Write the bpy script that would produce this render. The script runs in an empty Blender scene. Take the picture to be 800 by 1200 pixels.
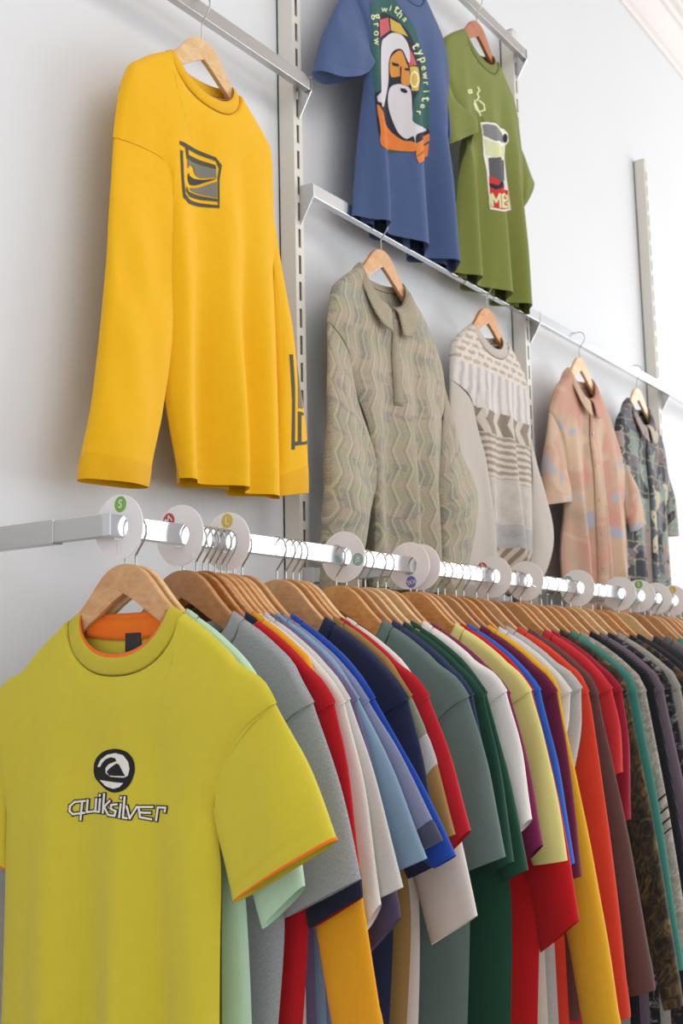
import bpy, bmesh, math, random
import numpy as np
from mathutils import Vector, Matrix, noise
from mathutils.bvhtree import BVHTree
from mathutils.geometry import tessellate_polygon

# ------------------------------------------------------------------ camera, world, light
scn = bpy.context.scene
COL = scn.collection
FPX = 1391.2                                   # focal length in pixels of the 800 x 1200 frame
YAW, PITCH, ROLL = .9767, .142, -.0213
CAM = np.array([0.0, -1.5535, 1.35])
fw = np.array([math.sin(YAW)*math.cos(PITCH), math.cos(YAW)*math.cos(PITCH), math.sin(PITCH)])
r0 = np.array([math.cos(YAW), -math.sin(YAW), 0.0]); u0 = np.cross(r0, fw)
rt = math.cos(ROLL)*r0 + math.sin(ROLL)*u0
up = -math.sin(ROLL)*r0 + math.cos(ROLL)*u0
cam_data = bpy.data.cameras.new('camera')
cam_data.sensor_fit = 'VERTICAL'; cam_data.sensor_height = 36; cam_data.lens = FPX/1200*36
cam_data.clip_start = .05
cam_data.dof.use_dof = True; cam_data.dof.focus_distance = 1.9; cam_data.dof.aperture_fstop = 8
cam = bpy.data.objects.new('camera', cam_data); COL.objects.link(cam)
cam.matrix_world = Matrix(((rt[0], up[0], -fw[0], CAM[0]), (rt[1], up[1], -fw[1], CAM[1]),
                           (rt[2], up[2], -fw[2], CAM[2]), (0, 0, 0, 1)))
scn.camera = cam

world = bpy.data.worlds.new('world'); scn.world = world; world.use_nodes = True
bg = world.node_tree.nodes['Background']
bg.inputs[0].default_value = (.93, .96, 1.0, 1); bg.inputs[1].default_value = .98

def area(name, loc, target, sx, sy, power, col=(1, 1, 1)):
    d = bpy.data.lights.new(name, 'AREA'); d.shape = 'RECTANGLE'; d.size = sx; d.size_y = sy
    d.energy = power; d.color = col
    o = bpy.data.objects.new(name, d); COL.objects.link(o); o.location = loc
    o.rotation_euler = (Vector(target)-Vector(loc)).to_track_quat('-Z', 'Y').to_euler()
    return o
area('shop_front_window_light', (8.0, -3.6, 2.1), (2.2, -.6, 1.7), 5.5, 3.2, 158, (.95, .98, 1.0))
area('ceiling_light_panel', (1.6, -2.6, 4.0), (1.8, -1.2, 0), 2.6, 1.0, 25, (1.0, .97, .93))

vs = scn.view_settings
vs.view_transform = 'Standard'; vs.look = 'None'; vs.gamma = 1; vs.use_curve_mapping = False
vs.exposure = 0.25

# ------------------------------------------------------------------ helpers
def ray(x, y): return fw + rt*(x-400)/FPX - up*(y-600)/FPX
def on_y(x, y, Y):
    d = ray(x, y); return CAM + d*(Y-CAM[1])/d[1]
def on_x(x, y, X):
    d = ray(x, y); return CAM + d*(X-CAM[0])/d[0]
def lin(c):
    if isinstance(c, str): c = tuple(int(c[i:i+2], 16) for i in (0, 2, 4))
    return tuple((v/255/12.92 if v/255 <= .04045 else ((v/255+.055)/1.055)**2.4) for v in c)

def mesh_obj(name, verts, faces, mat, parent=None, uv=None, smooth=True):
    off = np.array(parent_loc(parent)) if parent else np.zeros(3)
    V = np.asarray(verts, float) - off
    me = bpy.data.meshes.new(name); me.from_pydata(V.tolist(), [], [list(map(int, f)) for f in faces])
    if uv is not None:
        l = me.uv_layers.new(name='UVMap'); idx = np.empty(len(me.loops), int)
        me.loops.foreach_get('vertex_index', idx)
        l.data.foreach_set('uv', np.asarray(uv, float)[idx].ravel())
    if smooth: me.polygons.foreach_set('use_smooth', [True]*len(me.polygons))
    if mat: me.materials.append(mat)
    o = bpy.data.objects.new(name, me); COL.objects.link(o)
    if parent: o.parent = parent
    return o
def parent_loc(p):
    l = Vector(p.location)
    while p.parent: p = p.parent; l = l + Vector(p.location)
    return l
def thing(name, label, cat, loc, group=None):
    o = bpy.data.objects.new(name, None); COL.objects.link(o); o.location = tuple(map(float, loc))
    o.empty_display_size = .05
    o['label'] = label; o['category'] = cat
    if group: o['group'] = group
    return o
def tag(o, label, cat, group=None):
    o['label'] = label; o['category'] = cat
    if group: o['group'] = group
    return o
class MB:
    def __init__(s): s.v = []; s.f = []
    def add(s, v, f):
        n = len(s.v); s.v += [tuple(p) for p in v]; s.f += [[i+n for i in q] for q in f]
    def box(s, x0, x1, y0, y1, z0, z1):
        s.add([(x, y, z) for z in (z0, z1) for y in (y0, y1) for x in (x0, x1)],
              [(0, 2, 3, 1), (4, 5, 7, 6), (0, 1, 5, 4), (2, 6, 7, 3), (0, 4, 6, 2), (1, 3, 7, 5)])
    def tube(s, pts, r, n=8):
        pts = [Vector(p) for p in pts]; rings = []
        ref = None
        for i, p in enumerate(pts):
            t = (pts[min(i+1, len(pts)-1)]-pts[max(i-1, 0)]).normalized()
            if ref is None: ref = t.orthogonal().normalized()
            ref = (ref - t*ref.dot(t)).normalized(); b = t.cross(ref)
            rr = r[i] if hasattr(r, '__len__') else r
            rings.append([p+(ref*math.cos(k*2*math.pi/n)+b*math.sin(k*2*math.pi/n))*rr for k in range(n)])
        v = [q for ring in rings for q in ring]
        f = [(i*n+k, i*n+(k+1) % n, (i+1)*n+(k+1) % n, (i+1)*n+k) for i in range(len(pts)-1) for k in range(n)]
        f += [tuple(range(n))[::-1], tuple((len(pts)-1)*n+k for k in range(n))]
        s.add(v, f)
    def build(s, name, mat, parent=None, smooth=False): return mesh_obj(name, s.v, s.f, mat, parent, smooth=smooth)
def bevel(o, w, seg=2):
    m = o.modifiers.new('bevel', 'BEVEL'); m.width = w; m.segments = seg; m.limit_method = 'ANGLE'
    return o
def cr(pts, n):
    """resample a polyline as a smooth curve with n points"""
    P = np.array(pts, float)
    if len(P) == 2: t = np.linspace(0, 1, n)[:, None]; return P[0]*(1-t)+P[1]*t
    d = np.r_[0, np.cumsum(np.linalg.norm(np.diff(P, axis=0), axis=1))]; d /= d[-1]
    Q = np.vstack([2*P[0]-P[1], P, 2*P[-1]-P[-2]]); out = []
    for t in np.linspace(0, 1, n):
        i = min(max(np.searchsorted(d, t, side='right')-1, 0), len(P)-2)
        u = (t-d[i])/(d[i+1]-d[i]); a, b, c, e = Q[i], Q[i+1], Q[i+2], Q[i+3]
        out.append(.5*((2*b)+(-a+c)*u+(2*a-5*b+4*c-e)*u*u+(-a+3*b-3*c+e)*u**3))
    return np.array(out)
def sstep(x): x = np.clip(x, 0, 1); return x*x*(3-2*x)

# ------------------------------------------------------------------ materials
class NT:
    def __init__(s, name):
        s.m = bpy.data.materials.new(name); s.m.use_nodes = True; s.t = s.m.node_tree; s.b = s.t.nodes['Principled BSDF']
    def n(s, typ, **kw):
        nd = s.t.nodes.new(typ)
        for k, v in kw.items():
            if k.startswith('i_'): nd.inputs[k[2:].replace('_', ' ')].default_value = v
            else: setattr(nd, k, v)
        return nd
    def l(s, a, b): s.t.links.new(a, b)
    def math(s, op, a, b=None, c=None):
        nd = s.t.nodes.new('ShaderNodeMath'); nd.operation = op
        for i, v in enumerate((a, b, c)):
            if v is None: continue
            if isinstance(v, (int, float)): nd.inputs[i].default_value = v
            else: s.l(v, nd.inputs[i])
        return nd.outputs[0]
    def mix(s, f, a, b):
        nd = s.t.nodes.new('ShaderNodeMix'); nd.data_type = 'RGBA'
        for sock, v in ((nd.inputs[0], f), (nd.inputs[6], a), (nd.inputs[7], b)):
            if isinstance(v, (int, float)): sock.default_value = v
            elif isinstance(v, tuple): sock.default_value = (*v[:3], 1)
            else: s.l(v, sock)
        return nd.outputs[2]
    def ramp(s, f, stops, const=False):
        nd = s.t.nodes.new('ShaderNodeValToRGB'); cr_ = nd.color_ramp
        if const: cr_.interpolation = 'CONSTANT'
        while len(cr_.elements) < len(stops): cr_.elements.new(.5)
        for e, (p, c) in zip(cr_.elements, stops): e.position = p; e.color = (*lin(c), 1)
        s.l(f, nd.inputs[0]); return nd.outputs[0]
    def noise(s, vec, scale, detail=2, rough=.5, dist=0):
        nd = s.n('ShaderNodeTexNoise'); nd.inputs['Scale'].default_value = scale; nd.inputs['Detail'].default_value = detail
        nd.inputs['Roughness'].default_value = rough; nd.inputs['Distortion'].default_value = dist
        s.l(vec, nd.inputs['Vector']); return nd.outputs[0]
    def uv(s):
        nd = s.n('ShaderNodeUVMap'); return nd.outputs[0]
    def xy(s, v):
        nd = s.n('ShaderNodeSeparateXYZ'); s.l(v, nd.inputs[0]); return nd.outputs
    def vec(s, x, y, z=0.0):
        nd = s.n('ShaderNodeCombineXYZ')
        for i, v in enumerate((x, y, z)):
            if isinstance(v, (int, float)): nd.inputs[i].default_value = v
            else: s.l(v, nd.inputs[i])
        return nd.outputs[0]
    def bump(s, h, strength, dist=.001, prev=None):
        nd = s.n('ShaderNodeBump'); nd.inputs['Strength'].default_value = strength; nd.inputs['Distance'].default_value = dist
        s.l(h, nd.inputs['Height'])
        if prev is not None: s.l(prev, nd.inputs['Normal'])
        s.l(nd.outputs[0], s.b.inputs['Normal']); return nd.outputs[0]
    def color(s, c):
        if isinstance(c, tuple): s.b.inputs['Base Color'].default_value = (*c[:3], 1)
        else: s.l(c, s.b.inputs['Base Color'])

def plain(name, c, rough=.5, metal=0, spec=.5):
    t = NT(name); t.color(lin(c)); t.b.inputs['Roughness'].default_value = rough
    t.b.inputs['Metallic'].default_value = metal; t.b.inputs['Specular IOR Level'].default_value = spec
    return t.m
FAB = {}
def fabric(name, c, kind='jersey', c2=None):
    key = (str(c), kind, str(c2))
    if key in FAB: return FAB[key]
    t = NT(name); uv = t.uv(); base = lin(c)
    t.b.inputs['Roughness'].default_value = .92; t.b.inputs['Specular IOR Level'].default_value = .15
    t.b.inputs['Sheen Weight'].default_value = .12; t.b.inputs['Sheen Roughness'].default_value = .6
    x, y, _ = t.xy(uv)
    wr = t.noise(t.vec(t.math('MULTIPLY', x, 14), t.math('MULTIPLY', y, 5)), 1.0, 3, .55)
    if kind == 'heather':
        f = t.noise(t.vec(t.math('MULTIPLY', x, 900), t.math('MULTIPLY', y, 260)), 1.0, 3, .7)
        f2 = t.math('MULTIPLY_ADD', f, 2.2, -.6)
        col = t.mix(f2, base, lin(c2) if c2 else tuple(min(1, v*1.6+.02) for v in base))
    else:
        f = t.noise(uv, 45, 3, .6)
        f2 = t.math('MULTIPLY_ADD', f, .8, .1)
        col = t.mix(f2, tuple(v*.94 for v in base), tuple(min(1, v*1.05) for v in base))
    t.color(col)
    if kind == 'rib':
        h = t.math('SINE', t.math('MULTIPLY', x, 2400)); st = .22
    elif kind == 'knit':
        h = t.math('ADD', t.math('SINE', t.math('MULTIPLY', x, 1300)), t.math('SINE', t.math('MULTIPLY', y, 1100))); st = .55
    elif kind == 'fleece':
        h = t.noise(uv, 520, 4, .7); st = .45
    else:
        h = t.noise(uv, 900, 2, .6); st = .28
    b1 = t.bump(h, st, .0012)
    t.bump(wr, .35, .006, b1)
    FAB[key] = t.m; return t.m

def wood(name, c1, c2, gloss=.42):
    t = NT(name); tc = t.n('ShaderNodeTexCoord'); x, y, z = t.xy(tc.outputs['Object'])
    v = t.vec(t.math('MULTIPLY', x, 25), t.math('MULTIPLY', y, 9), t.math('MULTIPLY', z, 60))
    f = t.noise(v, 1.2, 5, .6, .8)
    t.color(t.ramp(f, [(.3, c1), (.7, c2)])); t.b.inputs['Roughness'].default_value = gloss
    t.b.inputs['Coat Weight'].default_value = .25; t.b.inputs['Coat Roughness'].default_value = .25
    t.bump(f, .08, .001); return t.m
WOODS = [wood('wood_beech', 'c8925f', 'e0b07d'), wood('wood_oak', 'b9824d', 'd39e66'), wood('wood_amber', 'c08144', 'dfa15e'),
         wood('wood_pale', 'd5a76c', 'e9c592'), wood('wood_brown', 'a77045', 'c38b58')]
WOOD_PALE = wood('wood_birch', 'd3a871', 'e8c79a'); WOOD_RED = wood('wood_cherry', 'a8623c', 'c07a4e')
WOOD_GLOSS = wood('wood_lacquered', '9c5e28', 'c88646', .18)

t = NT('wall_paint'); tc = t.n('ShaderNodeTexCoord'); f = t.noise(tc.outputs['Object'], 2.0, 4); t.color(t.mix(f, lin('dddfe2'), lin('e2e4e7')))
t.b.inputs['Roughness'].default_value = .55; t.bump(t.noise(tc.outputs['Object'], 90, 4), .05, .002); M_WALL = t.m
M_CEIL = plain('ceiling_paint', 'ece6e3', .8)
t = NT('floor_boards'); tc = t.n('ShaderNodeTexCoord'); f = t.noise(tc.outputs['Object'], 3, 5); t.color(t.ramp(f, [(.3, 'a39584'), (.7, 'b8ab9a')])); t.b.inputs['Roughness'].default_value = .5; M_FLOOR = t.m
M_CHROME = plain('chrome', 'd3d5d8', .2, 1)
M_STEEL = plain('brushed_steel', 'c3c2c1', .3, 1)
M_WIRE = plain('hook_wire', 'b9b7b4', .22, 1)
M_POST = plain('upright_enamel', 'dfdbd2', .45)
M_DARK = plain('painted_slot_shadow', '3a3833', .7)  # dark tone painted in for the shade inside the upright slots
M_CARD = plain('divider_plastic', 'efeaea', .35)
M_WHITE = plain('print_white', 'ece9e2', .8); M_BLACK = plain('print_black', '141416', .8)

# ------------------------------------------------------------------ the setting
def struct(name, mb, mat, smooth=False):
    o = mb.build(name, mat, smooth=smooth); o['kind'] = 'structure'; return o
m = MB(); m.box(-3, 9, 0, .12, 0, 4.4); struct('wall_back', m, M_WALL)
m = MB(); m.box(-3, 9, -7, .12, -.1, 0); struct('floor', m, M_FLOOR)
m = MB(); m.box(-3, 9, -7, .12, 4.235, 4.4); struct('ceiling', m, M_CEIL)
# cornice: a moulded profile run along the wall
prof = [(0, 4.085), (.012, 4.085), (.012, 4.105), (.03, 4.112), (.055, 4.135), (.075, 4.165), (.085, 4.185), (.10, 4.187), (.105, 4.21),
        (.13, 4.213), (.135, 4.235), (0, 4.235)]
m = MB(); n = len(prof)
m.add([(x, -p, z) for x in (-3, 9) for p, z in prof], [(i, (i+1) % n, n+(i+1) % n, n+i) for i in range(n)])
struct('trim_1', m, M_CEIL)

# slotted uprights
XL, XR, XF = 2.088, 3.284, 4.481; BAY = XR-XL; PITCHZ = .0625
def upright(X, zs, label):
    t0 = thing('slotted_upright', label, 'upright post', (X, -.02, 0), 'slotted uprights on the wall')
    hw, d, th = .0165, .045, .0025; z0, z1 = .05, 3.413
    m = MB()
    m.box(X-hw, X-hw+th, -d, 0, z0, z1); m.box(X+hw-th, X+hw, -d, 0, z0, z1)
    m.box(X-hw, X+hw, -.004, 0, z0, z1)
    m.box(X-hw, X+hw, -d, -.004, z1-.002, z1)
    sw = .0048
    m.box(X-hw+th, X-sw, -d, -d+th, z0, z1); m.box(X+sw, X+hw-th, -d, -d+th, z0, z1)
    k0 = math.floor((zs-z0)/PITCHZ); zz = zs-k0*PITCHZ; prev = z0
    while zz+.022 < z1-.02:
        m.box(X-sw, X+sw, -d, -d+th, prev, zz-.022); prev = zz+.022; zz += PITCHZ
    m.box(X-sw, X+sw, -d, -d+th, prev, z1)
    m.build('post', M_POST, t0)
    m = MB(); m.box(X-hw+th, X+hw-th, -.030, -.026, z0, z1); m.build('slot_shade_sheet', M_DARK, t0)  # added dark sheet inside the post, its colour stands for shade behind the slots
Z0 = 1.35
upright(XL, Z0+1.1973*1.25, 'cream slotted steel upright beside the yellow long-sleeve shirt')
upright(XR, Z0+1.4955*1.25, 'cream slotted steel upright behind the green t-shirt')
upright(XF, Z0+1.5957*1.25, 'cream slotted steel upright behind the dark patterned shirt, bare at its top')

# wall rails with tapered end brackets
MID_B, MID_T = 2.4365, 2.4685; HL_B, HL_T = 2.690, 2.7225; HR_B, HR_T = 3.302, 3.334
RF, RB = -.0845, -.066         # front and back face of the wall rails
def wall_rail(x0, x1, zb, zt, brackets, label, mat):
    t0 = thing('wall_rail', label, 'rail', ((x0+x1)/2, -.075, zb), 'chrome display rails on the wall')
    m = MB(); m.box(x0, x1, RF, RB, zb, zt); bevel(m.build('bar', mat, t0), .0012)
    for X, s in brackets:
        m = MB(); th = .0025; x = X
        P = [(-.047, zt+.001), (RF-.001, zt+.001), (RF-.001, zb), (-.0505, zb-.058), (-.047, zb-.058)]
        k = len(P)
        m.add([(x+dx, y, z) for dx in (-th/2, th/2) for y, z in P],
              [tuple(range(k))[::-1], tuple(range(k, 2*k))]+[(i, (i+1) % k, k+(i+1) % k, k+i) for i in range(k)])
        m.build('bracket', M_STEEL, t0)
wall_rail(XL+.003, 7.2, MID_B, MID_T, [(XL, 1), (XR+.012, 1), (XF+.012, 1)], 'long polished chrome wall rail holding the knit polo and patterned shirts', M_CHROME)
wall_rail(XL-BAY, XL-.003, HL_B, HL_T, [(XL, 1), (XL-BAY, 1)], 'chrome wall rail carrying the yellow long-sleeve shirt', M_STEEL)
wall_rail(XL+.003, XR-.003, HR_B, HR_T, [(XR, 1), (XL, 1)], 'chrome wall rail carrying the blue and green t-shirts', M_STEEL)

# the long clothes rail with its arms
LY, L_B, L_T = -.333, 1.5632, 1.595; LX0 = 1.205
t0 = thing('clothes_rail', 'long polished chrome clothes rail on wall arms, packed with hangers', 'clothes rail', (LX0, LY, L_B))
m = MB(); m.box(LX0, 6.2, LY-.0085, LY+.0085, L_B, L_T); bevel(m.build('bar', M_CHROME, t0), .0012)
def arm(X, sleeve):
    m = MB(); m.box(X-.0085, X+.0085, LY+.0085, -.06, L_B, L_T); bevel(m.build('arm', M_STEEL, t0), .0012)
    m = MB(); m.box(X-.0105, X+.0105, sleeve, -.045 if X > 1.5 else 0, L_B-.002, L_T+.002); bevel(m.build('arm_sleeve', M_STEEL, t0), .0012)
arm(LX0+.0085, -.225)
for X in (XL, XR, XF): arm(X, -.075)

# ------------------------------------------------------------------ hangers
HTOP = [(0, 0), (.014, -.0012), (.028, -.0062), (.044, -.0175), (.06, -.0345), (.074, -.050), (.09, -.0655), (.107, -.079), (.15, -.1055), (.19, -.136), (.205, -.151), (.2085, -.160)]
HBOT = [(.203, -.1715), (.188, -.165), (.15, -.138), (.10, -.1055), (.05, -.073), (.02, -.0535), (0, -.043)]
_ht = np.array(HTOP)
def hdrop(a): return float(-np.interp(abs(a), _ht[:, 0], _ht[:, 1]))
_out = [tuple(p) for p in cr(HTOP, 30)] + [tuple(p) for p in cr(HBOT, 18)]
_prof = _out + [(-a, z) for a, z in _out[-2:0:-1]]
HTH = .0052
def hanger_mesh():
    bm = bmesh.new(); f = [bm.verts.new((a, 0, z)) for a, z in _prof]
    fc = bm.faces.new(f); r = bmesh.ops.extrude_face_region(bm, geom=[fc])
    for v in r['geom']:
        if isinstance(v, bmesh.types.BMVert): v.co.y = HTH
    for v in f: v.co.y = -HTH
    bmesh.ops.recalc_face_normals(bm, faces=bm.faces)
    es = [e for e in bm.edges if e.is_boundary is False and abs(e.verts[0].co.y-e.verts[1].co.y) < 1e-6]
    bmesh.ops.bevel(bm, geom=es, offset=.0022, segments=2, affect='EDGES', profile=.6)
    me = bpy.data.meshes.new('hanger_body'); bm.to_mesh(me); bm.free()
    return me
HM = hanger_mesh()
HME = {}
def hanger_me(mat):
    if mat.name not in HME:
        c = HM.copy(); c.materials.append(mat); HME[mat.name] = c
    return HME[mat.name]
_hook = {}
def hook_mesh(top, swivel):
    key = (round(top, 4), swivel)
    if key in _hook: return _hook[key]
    R = .021; zc = top-R+.0018; pts = [(0, -.006)]
    pts += [(0, .012), (0, zc-.036), (.004, zc-.030), (.012, zc-.020), (.0185, zc-.010)]
    for k in range(0, 15):
        th = math.radians(-8+k*14.5); pts.append((R*math.cos(th), zc+R*math.sin(th)))
    P = cr(pts, 46)
    P3 = [(0, -a, z) if swivel else (a, 0, z) for a, z in P]
    m = MB(); m.tube(P3, [.0017]*44+[.0021, .0019], 8)
    me = bpy.data.meshes.new('hook'); me.from_pydata(m.v, [], m.f); me.polygons.foreach_set('use_smooth', [True]*len(me.polygons))
    me.materials.append(M_WIRE); _hook[key] = me; return me
def hanger(label, loc, top, rotz, mat, swivel, group, tilt=0):
    """local x runs along the hanger towards 'a', y is its thickness"""
    h = thing('wooden_hanger', label, 'hanger', loc, group); h.rotation_euler = (0, 0, rotz)
    b = bpy.data.objects.new('wood_body', hanger_me(mat)); COL.objects.link(b); b.parent = h
    k = bpy.data.objects.new('hook', hook_mesh(top-loc[2], swivel)); COL.objects.link(k); k.parent = h
    k['label'] = 'bent steel wire hook'
    return h

# ------------------------------------------------------------------ garments
class Frame:
    """maps garment coordinates (a across, z height, n towards the garment's front) to the room"""
    def __init__(s, kind, pos, shift=0, zt=1.45, zb=.75):
        s.kind, s.pos, s.shift, s.zt, s.zb = kind, pos, shift, zt, zb
    def xs(s, z): return s.pos + s.shift*sstep((s.zt-np.asarray(z))/(s.zt-s.zb))
    def w(s, a, z, n):
        a, z, n = np.broadcast_arrays(np.asarray(a, float), np.asarray(z, float), np.asarray(n, float))
        if s.kind == 'rack': return np.stack([s.xs(z)-n, LY-a, z], -1)
        return np.stack([s.pos+a, WY-n, z], -1)
    def px(s, x, y, n=0.0):
        if s.kind == 'rack':
            X = s.pos
            for _ in range(4):
                p = on_x(x, y, X-n); X = float(s.xs(p[2]))
            return (LY-p[1], p[2])
        p = on_y(x, y, WY-n); return (p[0]-s.pos, p[2])
WY = -.092

def vnoise(a, z, seed, fa, fz):
    o = np.empty(a.shape)
    for i in np.ndindex(a.shape): o[i] = noise.noise((a[i]*fa+seed*7.3, z[i]*fz+seed*3.1, seed*1.7))
    return o

def glyphs(txt):
    cu = bpy.data.curves.new('glyph', 'FONT'); cu.body = txt; cu.align_x = 'CENTER'; cu.align_y = 'CENTER'; cu.offset = .012; cu.resolution_u = 4
    o = bpy.data.objects.new('glyph', cu); COL.objects.link(o); bpy.context.view_layer.update()
    me = o.to_mesh(); v = np.array([x.co[:2] for x in me.vertices]); f = [list(p.vertices) for p in me.polygons]
    o.to_mesh_clear(); bpy.data.objects.remove(o); bpy.data.curves.remove(cu); return v, f

class Garment:
    def __init__(s, name, label, cat, frame, mats, spec, group, seed=0, res=1.0):
        s.fr, s.sp, s.m, s.seed, s.res = frame, spec, mats, seed, res
        s.hemz = spec['hemz']
        base = frame.w(0, s.hemz, 0); s.root = thing(name, label, cat, base, group)
    def disp(s, a, z):
        """drape folds shared by every part of the garment"""
        sp = s.sp; a = np.asarray(a, float); z = np.asarray(z, float); d = np.zeros(np.broadcast(a, z).shape)
        zt = sp['zn']
        ramp = sstep((zt-.06-z)/(zt-.06-s.hemz))**.7
        for a0, w, amp, lean in sp.get('folds', []):
            c = a0 + lean*(zt-z); d = d + amp*np.exp(-((a-c)/w)**2)*ramp
        return d
    def body(s):
        sp = s.sp; NS = int(56*s.res)//2*2+1; NV = int(52*s.res)
        nbL, nbR = sp['nb']; zn = sp['zn']
        shR, shL = cr([(nbR, zn)]+sp['shR'], 40), cr([(-nbL, zn)]+sp['shL'], 40)
        S = np.linspace(-1, 1, NS)
        shR[:, 0] = np.maximum.accumulate(shR[:, 0]+np.arange(40)*1e-6); shL[:, 0] = np.minimum.accumulate(shL[:, 0]-np.arange(40)*1e-6)
        sideR, sideL = cr([shR[-1]]+sp['sideR'], 60), cr([shL[-1]]+sp['sideL'], 60)
        wR0, wL0 = shR[-1][0], -shL[-1][0]
        un = np.array([.6, .7, .78, .85, .9, .94, .97, .987, .996, 1.0, 1.015])
        S = np.unique(np.round(np.r_[S, un*nbR/wR0, -un*nbL/wL0], 4)); keep = np.r_[True, np.diff(S) > .003]; S = S[keep]; S[-1] = 1.0; NS = len(S)
        def top(a, drop):
            if a >= nbR: return float(np.interp(a, shR[:, 0], shR[:, 1]))
            if a <= -nbL: return float(np.interp(-a, -shL[:, 0], shL[:, 1]))
            c = (nbR-nbL)/2; h = (nbR+nbL)/2; u = (a-c)/h
            return zn-drop*(1-abs(u)**2.3)**.55 if abs(u) < 1 else zn
        def arc(c): d = np.r_[0, np.cumsum(np.linalg.norm(np.diff(c, axis=0), axis=1))]; return d/d[-1]
        uR, uL = arc(sideR), arc(sideL)
        fpR = uR[np.argmin(np.linalg.norm(sideR-np.array(sp['pitR']), axis=1))]; fpL = uL[np.argmin(np.linalg.norm(sideL-np.array(sp['pitL']), axis=1))]
        s.frontfun = None
        out = {}
        V = np.r_[[0, .003, .007, .012, .018], np.linspace(.026, .955, NV-6), [.962, .968, .975, .985, 1.0]]; NV = len(V)
        ramp_all = None
        for side, sgn in (('front', 1), ('back', -1)):
            drop = sp['df'] if sgn > 0 else sp['db']
            A = np.zeros((NV, NS)); Z = np.zeros((NV, NS)); N = np.zeros((NV, NS))
            T = np.array([top(q*(wR0 if q > 0 else wL0), drop) for q in S])
            hemf = sp.get('hemf', lambda q: 0.0)
            Bz = np.array([s.hemz + hemf(q) + (0 if sgn > 0 else sp.get('backhem', 0)) for q in S])
            for j, v in enumerate(V):
                wr, zr = float(np.interp(v, uR, sideR[:, 0])), float(np.interp(v, uR, sideR[:, 1]))
                wl, zl = -float(np.interp(v, uL, sideL[:, 0])), float(np.interp(v, uL, sideL[:, 1]))
                k6 = np.abs(S)**6; vs_ = sstep(v/.25)
                A[j] = np.where(S > 0, S*(wr*k6+(wR0*(1-vs_)+wr*vs_)*(1-k6)), S*(wl*k6+(wL0*(1-vs_)+wl*vs_)*(1-k6)))
                Z[j] = T*(1-v)+Bz*v; Z[j] += k6*np.where(S > 0, zr-(shR[-1][1]*(1-v)+sideR[-1][1]*v), zl-(shL[-1][1]*(1-v)+sideL[-1][1]*v))
                tv0 = sp['t'] if sgn > 0 else sp.get('tb', sp['t']); tmin = sp.get('tmin', .0068)
                vz = np.minimum(np.clip((zn-Z[j])/(zn-s.hemz), 0, 1), 2.2*v+.05)
                tv = tmin+max(tv0-tmin, 0)*sstep(vz/(sp.get('tg', .45) if sgn > 0 else sp.get('tgb', .45)))
                q1 = min(v/fpR, 1); q2 = min(v/fpL, 1)
                ta = sp.get('tarm', .010); te = np.where(S > 0, ta*(2*math.sqrt(q1*(1-q1)))**.8, ta*(2*math.sqrt(q2*(1-q2)))**.8)
                qa = np.where(S > 0, q1, q2)
                e = np.sqrt(np.clip(1-np.abs(S)**(14+(sp.get('edge', 3.2)-14)*sstep(qa)), 0, 1))
                cap = math.sqrt(1-(1-min(v/.016, 1))**2)
                uu_raw = np.abs((A[j]-(nbR-nbL)/2)/((nbR+nbL)/2)); uu = np.clip(uu_raw, 0, 1); g6 = (1-uu**2.3)**.3
                N[j] = sgn*(te+(tv-te)*e)*(g6+(1-g6)*cap)
                # the neck opening stands slightly away from the hanger
                dr = sp['df'] if sgn > 0 else sp['db']
                tz = np.clip((zn-Z[j])/sp['df'], 0, 1.6); u3 = np.clip(uu_raw/(1+1.2*tz), 0, 1); gb = (1-u3**2.3)**(.3+.9*tz)
                N[j] += sgn*(sp.get('nbulge', .012) if sgn > 0 else sp.get('nbulgeb', sp.get('nbulge', .012)))*gb*(1-sstep((zn-dr-Z[j])/.14))*(g6+(1-g6)*cap)
                if .955 < v < .965: N[j] -= sgn*.0008*e
            N += s.disp(A, Z)*(1 if sgn > 0 else sp.get('bfold', 1))
            zt = zn; ed4 = 1-np.abs(S)[None, :]**5
            amp = sp.get('rough', .004)*ed4
            N += vnoise(A, Z, s.seed+(0 if sgn > 0 else 0), 9, 3.2)*amp*sstep((zt-.05-Z)/.35)
            if s.fr.kind == 'wall' and sgn > 0: N += vnoise(A, Z, s.seed+3, 26, 4.5)*.0035*ed4*sstep((zt-.08-Z)/.25)*sstep(V/.1)[:, None]
            P = s.fr.w(A, Z, N); uv = np.stack([A, Z], -1)
            idx = np.arange(NV*NS).reshape(NV, NS)
            F = np.stack([idx[:-1, :-1], idx[1:, :-1], idx[1:, 1:], idx[:-1, 1:]], -1).reshape(-1, 4)
            if sgn < 0: F = F[:, ::-1]
            out[side] = (P.reshape(-1, 3), uv.reshape(-1, 2), F)
        P = np.vstack([out['front'][0], out['back'][0]]); uv = np.vstack([out['front'][1], out['back'][1]])
        F = np.vstack([out['front'][2], out['back'][2]+len(out['front'][0])])
        s.bodyobj = mesh_obj('body', P, F, s.m['body'], s.root, uv)
        s.bvh = BVHTree.FromPolygons(out['front'][0].tolist(), out['front'][2].tolist())
        def armc(side, u, fp):
            f = np.linspace(0, fp, 40); return np.stack([np.interp(f, u, side[:, 0]), np.interp(f, u, side[:, 1])], 1)
        s.armR, s.armL = armc(sideR, uR, fpR), armc(sideL, uL, fpL)
        return s
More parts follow.
